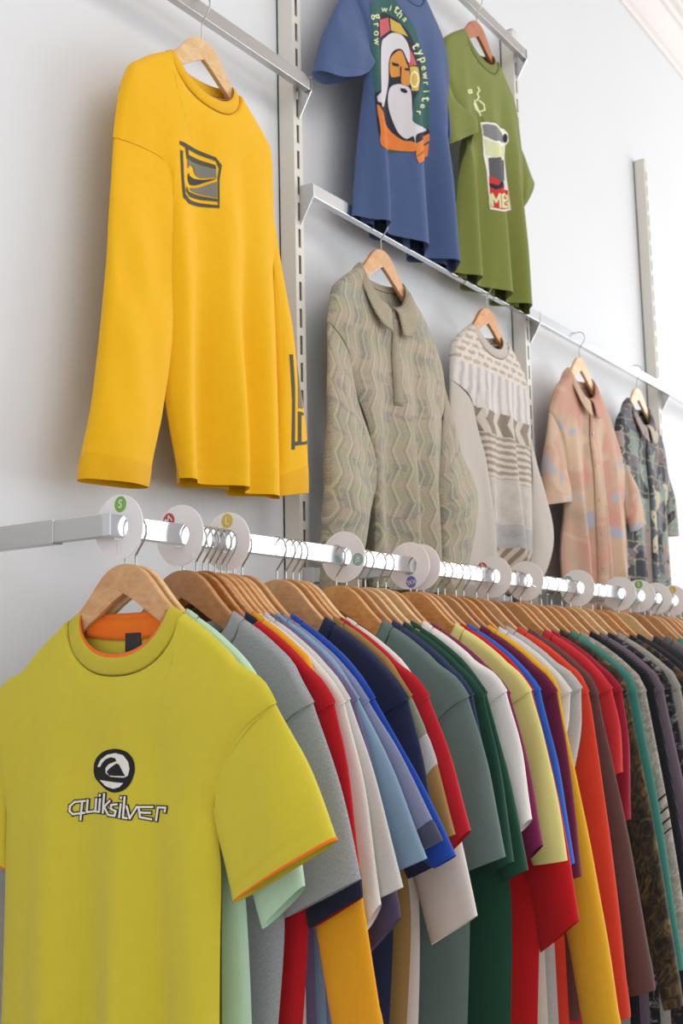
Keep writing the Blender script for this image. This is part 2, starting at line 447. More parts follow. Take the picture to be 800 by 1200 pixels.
    def sleeve(s, outer, inner, mat, t0=.010, t1=.016, n1=0.0, cuff=None, sag=0.0, wr=.004, name='sleeve', edge=None, hemdip=0.0, band=None):
        NQ = int(34*s.res)+6; NT_ = int(28*s.res)//2*2+4
        O = cr(outer, NQ); I = cr(inner, NQ); th = np.linspace(0, 2*np.pi, NT_, endpoint=False)
        A = np.zeros((NQ, NT_)); Z = A.copy(); N = A.copy(); U = A.copy(); W = A.copy()
        ln = np.linalg.norm(O[-1]-O[0]); arm = s.armR if O[0][0] > 0 else s.armL
        fz = (1-np.cos(th))/2; fa = np.linspace(0, 1, 40)
        zc = np.interp(fz, fa, arm[:, 1]); ac = np.interp(fz, fa, arm[:, 0])-np.sign(O[0][0])*.003
        c0 = (O[0]+I[0])/2; h0 = (O[0]-I[0])/2; dA = ac-(c0[0]+h0[0]*np.cos(th)); dZ = zc-(c0[1]+h0[1]*np.cos(th))
        for j in range(NQ):
            q = j/(NQ-1); c = (O[j]+I[j])/2; h = (O[j]-I[j])/2
            A[j] = c[0]+h[0]*np.cos(th); Z[j] = c[1]+h[1]*np.cos(th)-hemdip*q*q*(1-np.cos(th)**2)
            bl = (1-sstep(q/.55)); A[j] += dA*bl; Z[j] += dZ*bl
            tt = (t0+(t1-t0)*sstep(q*1.6))
            N[j] = tt*np.sign(np.sin(th))*np.abs(np.sin(th))**.8 + n1*sstep(q*1.3)
            U[j] = np.linalg.norm(h)*np.cos(th); W[j] = -q*ln+Z[0].max()
        N += s.disp(A, Z)
        qq = np.linspace(0, 1, NQ)[:, None]
        N += vnoise(A, Z, s.seed+11, 16, 7)*wr*sstep(qq*2.5)
        if not cuff and not band:
            jc = int((NQ-1)*.88); N[jc] = N[jc]*.93+N[jc].mean()*.07
        P = s.fr.w(A, Z, N)
        idx = np.arange(NQ*NT_).reshape(NQ, NT_); nx = np.roll(idx, -1, axis=1)
        F = np.stack([idx[:-1], nx[:-1], nx[1:], idx[1:]], -1).reshape(-1, 4)
        uv = np.stack([U, W], -1).reshape(-1, 2)
        o = mesh_obj(name, P.reshape(-1, 3), F, mat, s.root, uv)
        def ring(nm, j0, j1, grow, mt, ext=0.0, taper=1.0):
            js = np.linspace(j0, j1, 6); rows = []; n_ = NT_
            a = []; z = []; n = []; u = []; w = []
            prof = [(j, g) for j, g in zip(np.linspace(j0, j1, 6), [0, 1, 1, 1, 1, .4])]
            for j, g in prof:
                k = min(int(j), NQ-2); f = j-k
                aa = A[k]*(1-f)+A[k+1]*f; zz = Z[k]*(1-f)+Z[k+1]*f; nn = N[k]*(1-f)+N[k+1]*f
                ca, cz, cn = aa.mean(), zz.mean(), nn.mean(); r = math.hypot(aa.max()-ca, zz.max()-cz)+1e-6
                sc = 1+g*grow/r
                aa = ca+(aa-ca)*sc; zz = cz+(zz-cz)*sc; nn = cn+(nn-cn)*(1+g*grow/max(t1, .004))
                a.append(aa); z.append(zz); n.append(nn)
                u.append(U[k]); w.append(W[k])
            a, z, n = map(np.array, (a, z, n)); Pc = s.fr.w(a, z, n)
            id2 = np.arange(6*NT_).reshape(6, NT_); n2 = np.roll(id2, -1, axis=1)
            F2 = np.stack([id2[:-1], n2[:-1], n2[1:], id2[1:]], -1).reshape(-1, 4)
            uv2 = np.stack([np.array(u), np.array(w)], -1).reshape(-1, 2)
            return mesh_obj(nm, Pc.reshape(-1, 3), F2, mt, o, uv2)
        if cuff: ring('cuff', (NQ-1)*(1-cuff[0]), NQ-1.001, cuff[2] if len(cuff) > 2 else .0015, cuff[1])
        if edge: ring('sleeve_trim', (NQ-1)*(1-edge[0]), NQ-1.001, .0012, edge[1])
        if band:
            for q0, q1, mt in band: ring('sleeve_stripe', (NQ-1)*q0, (NQ-1)*q1, .0012, mt)
        return o
    def seam(s, pts, mat, r=.0007):
        P = cr(pts, 24); W = []
        for a, z in P:
            h = s.project(a, z)
            W.append(h if h is not None else Vector(s.fr.w(a, z, .012)))
        m = MB(); m.tube(W, r, 5); return m.build('seam', mat, s.root, True)
    def project(s, a, z, off=.0005):
        p0 = Vector(s.fr.w(a, z, .35)); p1 = Vector(s.fr.w(a, z, -.2)); d = (p1-p0).normalized()
        h = s.bvh.ray_cast(p0, d)
        return None if h[0] is None else h[0]-d*off
    def collar(s, nbi, drop_f, drop_b, mat, width=.020, lift=.0, name='collar', off=0.0, half=None, rows=7, thick=.002):
        """ribbed crew band: from the body's neck edge inward to the neck opening"""
        sp = s.sp; K = 72; nbL, nbR = sp['nb']; c = (nbR-nbL)/2; h = (nbR+nbL)/2; zn = sp['zn']
        Pv = []; uv = []
        sec = [(0, 0), (.15, 1), (.5, 1.15), (.85, 1), (1, 0), (.85, -.6), (.5, -.7), (.15, -.6)]
        for k in range(K):
            ph = 2*np.pi*k/K; co, si = math.cos(ph), math.sin(ph)
            fr_ = si >= 0
            d_o = sp['df'] if fr_ else sp['db']; d_i = drop_f if fr_ else drop_b
            ss = abs(si)
            ao, zo = c+h*np.sign(co)*abs(co)**.87, zn-d_o*ss**1.1+.001
            ai, zi = c+nbi*np.sign(co)*abs(co)**.87, zn+lift-d_i*ss**1.1
            nbg = sp.get('nbulge', .012) if fr_ else sp.get('nbulgeb', sp.get('nbulge', .012))
            no = np.sign(si)*(sp.get('tmin', .0068)+nbg)*ss**.6
            ni = np.sign(si)*(sp.get('tmin', .0068)+nbg+.001)*ss**.6
            nrm = 1 if fr_ else -1
            for q, tt in sec:
                Pv.append(s.fr.w(ao*(1-q)+ai*q, zo*(1-q)+zi*q, no*(1-q)+ni*q+nrm*(thick*tt+off)))
                uv.append((ph*.1, q*.02))
        n = len(sec); idx = np.arange(K*n).reshape(K, n); nx = np.roll(idx, -1, 0)
        F = np.stack([idx, nx, np.roll(nx, -1, 1), np.roll(idx, -1, 1)], -1).reshape(-1, 4)
        return mesh_obj(name, np.array(Pv), F, mat, s.root, np.array(uv))
    def shirt_collar(s, mat, stand=.018, wback=.045, wfront=.075, open_=.16, spread=1.0):
        """folded collar: stand rises from the neck edge, the leaf folds down to two points in front"""
        sp = s.sp; K = 61; nbL, nbR = sp['nb']; c = (nbR-nbL)/2; h = (nbR+nbL)/2*.93; zn = sp['zn']
        rows = []; uvs = []; R = 12
        for k in range(K):
            u = k/(K-1)*2-1
            ph = math.pi/2 + math.copysign(open_, u)*0 + u*(math.pi-open_) + math.pi   # start and end at the front
            co, si = math.cos(ph), math.sin(ph); ss = abs(si); fr_ = si >= 0
            d = (sp['df'] if fr_ else sp['db'])*ss**1.15
            a, z = c+h*np.sign(co)*abs(co)**.85, zn-d
            n = np.sign(si)*(sp.get('tmin', .0068)+sp.get('nbulge', .012))*ss**.6
            wd = wback+(wfront-wback)*sstep((abs(u)-.45)/.55)
            out_a = np.sign(co)*(.35+.65*abs(co)) if abs(u) < .99 else np.sign(co)*.6
            col = []
            for r in range(R):
                q = r/(R-1)
                if q < .25:
                    v = q/.25; aa, zz, nn = a*(1-.04*v), z+stand*v, n*(1-.05*v)
                else:
                    v = (q-.25)/.75; drop = wd*v
                    lean = .55 if fr_ else .35
                    aa = a*(.96)+np.sign(co)*abs(co)**.5*drop*(.42 if not fr_ else .42*spread)
                    zz = z+stand*(1-v*.6)+.004*math.sin(v*3.14)-drop*(.80 if fr_ else .62)
                    nn = n*.95+np.sign(si)*(.010*sstep(v*3)+.012*v)*(ss**.4)
                col.append((aa, zz, nn)); uvs.append((u*.2, q*wd))
            rows.append(col)
        A = np.array(rows); P = s.fr.w(A[..., 0], A[..., 1], A[..., 2]).reshape(-1, 3)
        idx = np.arange(K*R).reshape(K, R)
        F = np.stack([idx[:-1, :-1], idx[1:, :-1], idx[1:, 1:], idx[:-1, 1:]], -1).reshape(-1, 4)
        o = mesh_obj('collar', P, F, mat, s.root, np.array(uvs))
        md = o.modifiers.new('thick', 'SOLIDIFY'); md.thickness = .0022; md.offset = 0
        return o
    def label(s, mat, a0=-.016, a1=.022, dz=.006, h=.035, name='neck_label'):
        sp = s.sp; z1 = sp['zn']-sp['db']-dz; nb = -(sp.get('tmin', .0068)+sp.get('nbulgeb', sp.get('nbulge', .012)))+.0035
        P = s.fr.w(np.array([a0, a1, a1, a0, a0, a1, a1, a0]), np.array([z1, z1, z1-h, z1-h]*2), np.array([nb]*4+[nb-.001]*4))
        return mesh_obj(name, P, [(0, 1, 2, 3), (7, 6, 5, 4), (0, 4, 5, 1), (2, 6, 7, 3), (1, 5, 6, 2), (0, 3, 7, 4)], mat, s.root, smooth=False)
    def decal(s, name, polys, mat, off=.0006, parent=None, n_plane=.02, px=True, maxlen=.012):
        """flat print: polygons (pixels or a,z pairs) laid onto the front of the garment"""
        bm = bmesh.new()
        for poly in polys:
            pts = [s.hitpx(x, y, n_plane) if px else (x, y) for x, y in poly]
            tri = tessellate_polygon([[Vector((p[0], p[1], 0)) for p in pts]])
            vs_ = [bm.verts.new((p[0], p[1], 0)) for p in pts]
            for tr in tri:
                try: bm.faces.new([vs_[i] for i in tr])
                except ValueError: pass
        return s._lay(bm, name, mat, off, parent, maxlen)
    def hitpx(s, x, y, n_plane):
        h = s.bvh.ray_cast(Vector(CAM), Vector(ray(x, y)).normalized())[0]
        if h is None: return s.fr.px(x, y, n_plane)
        return (LY-h.y, h.z) if s.fr.kind == 'rack' else (h.x-s.fr.pos, h.z)
    def text(s, name, chars, mat, off, parent):
        """chars: (character, centre x, centre y, height in px, rotation in degrees clockwise)"""
        polys = []
        bm = bmesh.new()
        for ch, cx, cy, hh, ro in chars:
            v, f = glyphs(ch); k = hh/max(.5, v[:, 1].max()-v[:, 1].min()) if ch in 'gypth' else hh/.55*.62
            v = v-(v.max(0)+v.min(0))/2; c_, s_ = math.cos(math.radians(ro)), math.sin(math.radians(ro))
            q = [s.hitpx(cx+k*(p[0]*c_+p[1]*s_), cy+k*(p[0]*s_-p[1]*c_), .03) for p in v]
            vs_ = [bm.verts.new((p[0], p[1], 0)) for p in q]
            for fc in f:
                try: bm.faces.new([vs_[i] for i in fc])
                except ValueError: pass
        bmesh.ops.triangulate(bm, faces=bm.faces)
        return s._lay(bm, name, mat, off, parent, .012)
    def _lay(s, bm, name, mat, off, parent, maxlen):
        for _ in range(5):
            es = [e for e in bm.edges if e.calc_length() > maxlen]
            if not es: break
            bmesh.ops.subdivide_edges(bm, edges=es, cuts=1)
            bmesh.ops.triangulate(bm, faces=bm.faces)
        loc = parent_loc(parent or s.root); bad = []
        for v in bm.verts:
            h = s.project(v.co.x, v.co.y, off)
            if h is None: bad.append(v)
            else: v.co = h-loc
        if bad: bmesh.ops.delete(bm, geom=bad, context='VERTS')
        me = bpy.data.meshes.new(name); bm.to_mesh(me); bm.free(); me.materials.append(mat)
        o = bpy.data.objects.new(name, me); COL.objects.link(o); o.parent = parent or s.root
        return o
    def strokes(s, name, lines, wpx, mat, off=.0009, parent=None, n_plane=.02, px=True, cap=True):
        polys = []
        for ln in lines:
            P = [np.array(p, float) for p in ln]
            for i in range(len(P)-1):
                a, b = P[i], P[i+1]; d = b-a; L = np.linalg.norm(d)
                if L < 1e-9: continue
                d = d/L; nn = np.array([-d[1], d[0]])*wpx/2; e = d*wpx/2*(.85 if cap else 0)
                polys.append([a-e+nn, b+e+nn, b+e-nn, a-e-nn])
        return s.decal(name, [[tuple(p) for p in q] for q in polys], mat, off, parent, n_plane, px)

def smooth(pts, n=64):
    P = list(pts); k = len(P); Q = cr(P[-2:]+P+P[:3], 6*(k+4)); 
    a = next(i for i in range(len(Q)) if np.hypot(*(Q[i]-np.array(P[0]))) == min(np.hypot(*(q-np.array(P[0]))) for q in Q[:len(Q)//2]))
    b = len(Q)//2+int(np.argmin([np.hypot(*(q-np.array(P[0]))) for q in Q[len(Q)//2:]]))
    return [tuple(p) for p in Q[a:b]]
def zoomed(x0, y0, k, pts): return [(x0+x/k, y0+y/k) for x, y in pts]
def ell(cx, cy, rx, ry, n=28, a0=0): return [(cx+rx*math.cos(2*math.pi*i/n+a0), cy+ry*math.sin(2*math.pi*i/n+a0)) for i in range(n)]

# ------------------------------------------------------------------ the packed rail
RACK = 'garments on the long clothes rail'; RH = 'wooden hangers on the long clothes rail'
def F_(c, kind='jersey', c2=None): return fabric('cloth_'+(c if isinstance(c, str) else 'x')+'_'+kind, c, kind, c2)

def zig_material(name, dark, light, mid, sc=1.0):
    """tweedy patterned knit with irregular motifs"""
    t = NT(name); uv = t.uv(); x, y, _ = t.xy(uv)
    n1 = t.noise(uv, 34*sc, 4, .65, 1.2); n2 = t.noise(t.vec(t.math('MULTIPLY', x, 3), t.math('MULTIPLY', y, 16)), 1.5*sc, 2, .5)
    c = t.ramp(n1, [(.40, dark), (.52, mid), (.62, light)]); band = t.ramp(n2, [(.50, '000000'), (.56, 'ffffff')])
    t.color(t.mix(t.math('MULTIPLY', band, .55), c, lin(dark)))
    t.b.inputs['Roughness'].default_value = .95; t.b.inputs['Sheen Weight'].default_value = .2
    t.bump(t.noise(uv, 420, 3, .7), .6, .002); return t.m
def band_material(name, base, stops):
    """knit whose colour changes in horizontal bands of the garment's own height"""
    t = NT(name); uv = t.uv(); x, y, _ = t.xy(uv)
    f = t.math('MULTIPLY', y, .5); c = t.ramp(f, stops, True); g = t.noise(uv, 300, 3, .7)
    t.color(t.mix(t.math('MULTIPLY', g, .5), c, lin(base))); t.b.inputs['Roughness'].default_value = .95
    t.bump(t.noise(uv, 480, 3, .7), .5, .0015); return t.m
M_OLIVE = zig_material('olive_jacquard_knit', '1d1713', '6d5a34', '473a22', 1.0)
M_BEIGE = zig_material('beige_tweed_knit', '8f877c', 'bdb6aa', 'a9a196', 2.0)
M_BLKPAT = zig_material('black_white_knit', '131316', '8b8787', '1c1b1f', 1.6)
M_NIGHT = zig_material('midnight_motif_knit', '101118', '6b5131', '14151c', .8)
M_SPECK = fabric('speckled_grey', '77736f', 'heather', 'b9b4ad')

# (stem x in the photo, name, label noun, cloth, sleeve: outer hem px, inner hem px, options)
G = []
def add(px, noun, mat, out=None, inn=None, **k): G.append(dict(px=px, noun=noun, mat=mat, out=out, inn=inn, **k))
add(147, 'lime yellow t-shirt with orange neck edge', F_('d6c63c'), (393, 985), (275, 1058), kind='lime', wood=0)
add(159, 'mint green t-shirt', F_('bfe0c4'), (357, 1038), (309, 1088), wood=3, hw=0.192)
add(214.5, 'grey heather t-shirt with dark neck tape', F_('85868b', 'heather', 'b3b4b8'), (423, 1030), (336, 1075), wood=4, hw=0.205)
add(230, 'red t-shirt with navy collar and cuffs', F_('b8141f'), (424, 1052), (362, 1090), collar=F_('1c2136', 'rib'), cuff=F_('1c2136', 'rib'), gloss=1, hw=0.222)
add(238, 'golden orange long-sleeve top', F_('eda41f'), (452, 1230), (395, 1236), long=1, gloss=1, shx=.232)
add(245, 'oatmeal white t-shirt', F_('d6d0c8', 'heather', 'e8e3dc'), (446, 1060), (430, 1090), wood=1)
add(252, 'pale grey heather t-shirt', F_('c3c0bc', 'heather', 'dcd9d5'), (471, 1040), (446, 1052), wood=2)
add(259.4, 'dusty purple t-shirt', F_('6d6286'), (469, 1075), (432, 1118), cuff=F_('4d4560'), wood=1)
add(266.4, 'light blue t-shirt', F_('87a3bd'), (500, 1006), (463, 1022), wood=2)
add(274, 'slate lavender t-shirt with dark sleeve hem', F_('7a80a0', 'heather', '8d94b2'), (518, 985), (482, 1002), cuff=F_('4a4d63'), wood=0)
add(283.6, 'royal blue t-shirt', F_('2048a8'), (533, 1003), (508, 1018), wood=1)
add(324.4, 'navy t-shirt', F_('262c49'), (514, 1012), (478, 1030), wood=0, hw=0.222)
add(335, 'tan t-shirt with sage shoulder and grey sleeve stripe', F_('9b7a46'), (533, 978), (503, 993), kind='block', wood=1, hw=0.232)
add(343, 'red t-shirt between the tan tee and the white tee', F_('c0202b'), (551, 973), (520, 1005), wood=2)
add(350, 'white t-shirt with long wide sleeves', F_('e2dad4'), (559, 1073), (506, 1107), wood=3, hw=0.205)
add(394, 'slate green washed t-shirt', F_('647672', 'fleece'), (592, 1004), (545, 1022), wood=2, kind='washed', hw=0.262)
add(406, 'dark navy t-shirt beside the slate green tee', F_('30385a'), (579, 1006), (558, 1014), wood=1)
add(419.6, 'bottle green t-shirt', F_('1d4536'), (601, 1010), (580, 1020), wood=0)
add(428, 'forest green t-shirt with yellow print', F_('204a38'), (617, 1020), (589, 1033), kind='badge', wood=3, hw=0.275)
add(442.4, 'plain white t-shirt', F_('e9e4e0'), (622, 960), (605, 978), wood=3)
add(452, 'plum t-shirt', F_('7b2450'), (636, 990), (606, 1018), wood=1)
add(481, 'pale lemon t-shirt', F_('e0d98a'), (665, 1008), (625, 1014), wood=2)
add(488, 'bright red t-shirt with low wide sleeves', F_('c4161e'), (679, 1078), (632, 1117), wood=0, hw=0.245)
add(496, 'cobalt blue t-shirt', F_('2f63c4'), (672, 1012), (652, 1024), wood=1)
add(513, 'burgundy t-shirt behind the cobalt blue tee', F_('6a1f3c'), (681, 1027), (655, 1035), wood=1)
add(521, 'mustard yellow sweatshirt', F_('e9b02c', 'fleece'), (732, 1232), (690, 1240), long=1, wood=4)
add(534, 'off-white t-shirt behind the mustard sweatshirt', F_('d5d3d0'), (652, 900), (640, 905), wood=2)
add(543, 'light grey heather t-shirt', F_('a5a3a4', 'heather', 'c7c5c5'), (671, 905), (655, 912), wood=4)
add(558, 'orange-red sweatshirt', F_('d63f2b', 'fleece'), (738, 1192), (706, 1200), long=1, wood=0)
add(571, 'chocolate brown sweatshirt', F_('614340', 'fleece'), (767, 1160), (736, 1168), long=1, wood=4)
add(590, 'scarlet t-shirt behind the brown sweatshirt', F_('c92f33'), (728, 905), (712, 912), wood=1)
add(599, 'crimson t-shirt beside the olive jumper', F_('981c33'), (738, 960), (722, 966), wood=2)
add(609.4, 'olive and black jacquard jumper', M_OLIVE, (800, 1178), (778, 1184), long=1, wood=0)
add(622, 'teal jumper', F_('3f7f74', 'fleece'), None, None, long=1, wood=1)
add(634, 'beige tweed jumper with black sleeve lines', M_BEIGE, None, None, long=1, kind='lines', wood=2)
add(646, 'black jumper behind the beige tweed', F_('1a1b22', 'knit'), None, None, long=1, wood=0)
add(658, 'mauve jumper', F_('6d5e6b', 'fleece'), None, None, long=1, wood=1)
add(668, 'black and white patterned jumper', M_BLKPAT, None, None, long=1, wood=3)
add(680, 'speckled grey jumper', M_SPECK, None, None, long=1, wood=0)
add(694, 'midnight jumper with ochre motif', M_NIGHT, None, None, long=1, wood=1)
add(704, 'faded black jumper beside the midnight jumper', F_('2a2a2f', 'fleece'), None, None, long=1, wood=2)
add(724, 'charcoal jumper with high collar', F_('3a3b3f', 'fleece'), None, None, long=1, wood=3)
add(738, 'ash grey jumper behind the charcoal one', F_('6d6c6c', 'fleece'), None, None, long=1, wood=4)
add(755, 'sea green jumper with yellow shoulder', F_('5b8f80', 'fleece'), None, None, long=1, wood=1)
for q_, (px_, nn_, c_) in enumerate([(762, 'ink blue jumper past the sea green one', '262a36'), (769, 'graphite jumper past the ink blue one', '35363a'), (776, 'jet black jumper past the graphite one', '17181c'),
                      (783, 'dark slate jumper past the jet black one', '2d3338'), (790, 'deep brown jumper past the dark slate one', '33291f'), (797, 'storm grey jumper past the deep brown one', '43454a'),
                      (805, 'dark denim blue jumper past the storm grey one', '262f42')]):
    add(px_, nn_, F_(c_, 'fleece'), None, None, long=1, wood=q_ % 5)

Xs = np.array([on_y(g['px'], 660+.075*g['px'], LY)[0] for g in G])
# lower down the crowded clothes spread out more evenly than their hooks
Xb = Xs.copy()
pad = np.r_[Xs[0]-.028*np.arange(8, 0, -1), Xs, Xs[-1]+.045*np.arange(1, 9)]
for i in range(len(Xs)):
    w = np.exp(-((np.arange(len(pad))-i-8)/3.0)**2/2); Xb[i] = (w*pad).sum()/w.sum()
Xb[0], Xb[1] = Xs[0]-.004, Xs[1]+.022
Xb = np.maximum.accumulate(Xb+np.arange(len(Xs))*1e-4)
APEX = 1.5255
rng = random.Random(5)
GAR = []
for i, g in enumerate(G):
    X = float(Xs[i]); long_ = g.get('long'); lime = g.get('kind') == 'lime'
    gapb = Xb[i]-Xb[i-1] if i else .09
    gapn = Xb[i+1]-Xb[i] if i+1 < len(G) else .03
    slot = min(gapb, gapn); hgp = Xs[i]-Xs[i-1] if i else .09; hgn = Xs[i+1]-Xs[i] if i+1 < len(G) else .03
    fr = Frame('rack', X, float(Xb[i]-X))
    rs = random.Random(40+i)
    hemz = ((.775 if long_ else .735) if i < 15 else (.64 if i < 30 else .48))+rs.uniform(-.02, .02)
    hw = .180 if lime else g.get('hw', .165)
    out = fr.px(*g['out']) if g['out'] else (.315+rs.uniform(-.01, .012), .72)
    inn = fr.px(*g['inn']) if g['inn'] else (out[0]-.085, out[1]-.01)
    shx = .272 if lime else rs.uniform(.245, .268)
    dz = rs.uniform(-.004, .004) if i else 0
    hz = lambda a: APEX+dz*.5-hdrop(a)+.0065
    shx = g.get('shx', shx)
    sh = [(.15, hz(.15)), (.19, hz(.19)), (.208, hz(.205)-.002), (max(shx-.022, .212), 1.355+dz), (max(shx, .23), 1.325+dz)]; shx = sh[-1][0]
    if long_: sh[-2:] = [(.236, 1.353+dz), (.252, 1.318+dz)] if not g.get('shx') else sh[-2:]; shx = sh[-1][0]
    pit = (.172, 1.183) if not long_ else (.178, 1.165)
    side = [(shx-.05, 1.288), (pit[0]+.012, 1.225), pit, ((pit[0]+hw)/2+.004, 1.11), (hw, 1.0), (hw+(-.02 if hw > .2 else .002), hemz)]
    th = min(.020, slot*.42) if i else .026
    folds = [(-.11, .045, .006, .02), (.02, .04, -.007, .03), (.10, .035, .006, -.02)]
    if lime: folds = [(-.13, .032, .020, .02), (-.06, .028, -.018, .03), (.012, .026, .018, .01), (.07, .024, -.020, .03), (.135, .03, .016, .04)]
    else: folds = [(a0+.01*math.sin(i*.5), w0, amp*(.8+.3*math.sin(i*.35)), le) for a0, w0, amp, le in folds]
    nb = (.112, .112) if lime else (.119, .119)
    spec = dict(zn=hz(nb[0]), nb=nb, df=.086 if lime else .075, db=.020, shR=sh, shL=[(-a, z) for a, z in sh], sideR=side,
                sideL=[(-a, z) for a, z in side], pitR=pit, pitL=(-pit[0], pit[1]), hemz=hemz, t=th, tb=min(th, gapn*.42),
                folds=folds, rough=.004 if lime else min(.004, slot*.12), tarm=min(.010, max(slot*.42, .0068)), nbulge=.012 if lime else max(0, min(.010, hgp/2-.0098)), nbulgeb=max(0, min(.010, hgn/2-.0098)), edge=3.2, tg=.45 if lime else 1.0, tgb=1.0, bfold=.25 if lime else 1)
    if lime:
        spec['shL'] = [(-a, z) for a, z in sh[:-2]]+[(-.25, 1.363), (-.282, 1.335)]
        spec['sideL'] = [(-.262, 1.27), (-.246, 1.20), (-.244, 1.165), (-.243, 1.0), (-.246, hemz)]; spec['pitL'] = (-.244, 1.165)
    res = 1.0 if i < 2 else (.75 if i < 34 else .5)
    cat = 't-shirt' if not long_ else ('sweatshirt' if 'sweatshirt' in g['noun'] else ('jumper' if 'jumper' in g['noun'] else 'top'))
    nm = {'t-shirt': 't_shirt', 'top': 'pullover'}.get(cat, cat)
    hang = 'hanging at the near end of the rail' if lime else 'hanging on the long rail'
    gm = Garment(nm, g['noun']+(' at the end of the long clothes rail' if lime else ' hanging on the long clothes rail'), cat, fr, {'body': g['mat']}, spec, RACK, seed=i, res=res)
    gm.body()
    slot2 = .5*(min(hgp, hgn)+slot)
    ts = min(.016, slot2*.40) if i else .020
    S, P = (shx, sh[-1][1]), pit
    if long_:
        mid = ((S[0]+out[0])/2+.004, (S[1]+out[1])/2); mi = ((P[0]+inn[0])/2+.004, (P[1]+inn[1])/2)
        cu = (.11, F_('614340', 'rib') if 'brown' in g['noun'] else g['mat'], .0012)
        gm.sleeve([S, (S[0]+.008, S[1]-.06), mid, out], [P, mi, inn], g['mat'], min(.010, max(slot*.42, .0068)), ts, cuff=cu, wr=min(.004, slot*.15),
                  band=[(.44, .447, F_('1b1a1c')), (.475, .482, F_('1b1a1c')), (.51, .517, F_('1b1a1c')), (.40, .407, F_('1b1a1c'))] if g.get('kind') == 'lines' else None)
        aw = .262
        gm.sleeve([(-S[0], S[1]), (-.262, 1.1), (-aw, out[1])], [(-P[0], P[1]), (-.18, 1.0), (-aw+.085, out[1]-.01)], g['mat'], min(.010, max(slot*.42, .0068)), ts, wr=.002)
    else:
        mo = (S[0]+(out[0]-S[0])*.42+.006, S[1]+(out[1]-S[1])*.42)
        mi = ((P[0]+inn[0])/2, (P[1]+inn[1])/2)
        kw = {}
        if g.get('cuff'): kw['cuff'] = (.14, g['cuff'], .0012)
        if lime: kw['edge'] = (.022, F_('f2771a'))
        if g.get('kind') == 'block': kw['band'] = [(.02, .30, F_('8b917c')), (.30, .52, F_('a9a7a8', 'heather', 'c5c3c4'))]
        gm.sleeve([S, mo, out], [P, mi, inn], g['mat'], min(.010, max(slot*.42, .0068)) if i else .012, ts, wr=min(.007, slot2*.18) if i else .006, **kw)
        ao = -min(.285, out[0])
        if lime: gm.sleeve([(-.282, 1.335), (-.300, 1.25), (-.302, 1.15)], [(-.244, 1.165), (-.240, 1.13), (-.236, 1.08)], g['mat'], .010, .020, wr=.004, edge=(.022, F_('f2771a')))
        else: gm.sleeve([(-S[0], S[1]), (ao+.004, (S[1]+out[1])/2), (ao, out[1])], [(-P[0], P[1]), (-(P[0]+.02), (P[1]+inn[1])/2), (ao+.11, inn[1])], g['mat'], min(.010, max(slot*.42, .0068)), ts, wr=.003)
    if lime:
        OR = F_('f2771a')
        gm.collar(.0865, .070, .014, F_('cdbd3a', 'rib'), thick=.0016, lift=.0125)
        # orange lining of the neck: a narrow edge in front, a deep band behind
        gm.collar(.0845, .0665, .008, OR, name='neck_trim', off=-.0005, lift=.0130, thick=.0012)
        lb = gm.label(plain('label_black', '2a2724', .6), a0=-.004, a1=.026, dz=.004, h=.030)
        K = 25; a_ = np.linspace(-.083, .083, K); rows = []
        for dz_ in (0, -.012, -.024, -.031):
            zz = 1.4565-.010*(1-(a_/.085)**2)+dz_; rows.append(gm.fr.w(a_, zz, -(.0068+spec['nbulgeb'])*(1-(a_/.1)**2)**.6+.002))
        Pv = np.array(rows).reshape(-1, 3); id_ = np.arange(4*K).reshape(4, K)
        o = mesh_obj('back_neck_band', Pv, np.stack([id_[:-1, :-1], id_[1:, :-1], id_[1:, 1:], id_[:-1, 1:]], -1).reshape(-1, 4), OR, gm.root)
        md = o.modifiers.new('thick', 'SOLIDIFY'); md.thickness = .002
    else:
        cm = g.get('collar') or g['mat']
        gm.collar(.0985, spec['df']-.010, .014, cm, thick=.0018, lift=.013)
        if i < 30: gm.label(M_WHITE if i % 3 else M_BLACK, h=.028)
    gm.seam([S, (S[0]-.045, S[1]-.04), (P[0]+.014, P[1]+.05), P], g['mat'])
    GAR.append(gm)
    wmat = WOOD_GLOSS if g.get('gloss') else WOODS[g['wood']]
    hanger('wooden hanger carrying the '+g['noun'], (X, LY, APEX+dz*.5), L_T, math.radians(-90), wmat, False, RH)

# print on the lime t-shirt
lm = GAR[0]; z5 = lambda pts: zoomed(60, 860, 5, pts)
pr_ = lm.decal('chest_print', [smooth(z5([(250, 205), (262, 150), (300, 108), (350, 90), (400, 90), (450, 110), (482, 150), (492, 205), (480, 260), (455, 305), (415, 335), (370, 344), (325, 328), (285, 290), (258, 255)]))], M_BLACK, .0008)
pr_['label'] = 'round black wave and mountain emblem over outlined lettering'
WAVE = [(274, 192), (292, 152), (330, 122), (380, 112), (425, 125), (455, 165), (462, 205), (452, 245), (430, 256), (350, 251), (322, 228), (322, 200), (340, 178), (372, 165), (386, 160), (378, 142), (352, 136), (322, 148), (300, 172), (290, 194)]
lm.decal('print_white_area', [z5(WAVE), z5([(288, 270), (425, 288), (402, 312), (366, 322), (322, 306)])], M_WHITE, .0013, pr_)
lm.decal('print_black_area', [z5([(328, 222), (350, 198), (388, 172), (402, 180), (438, 247), (345, 244)])], M_BLACK, .0018, pr_)
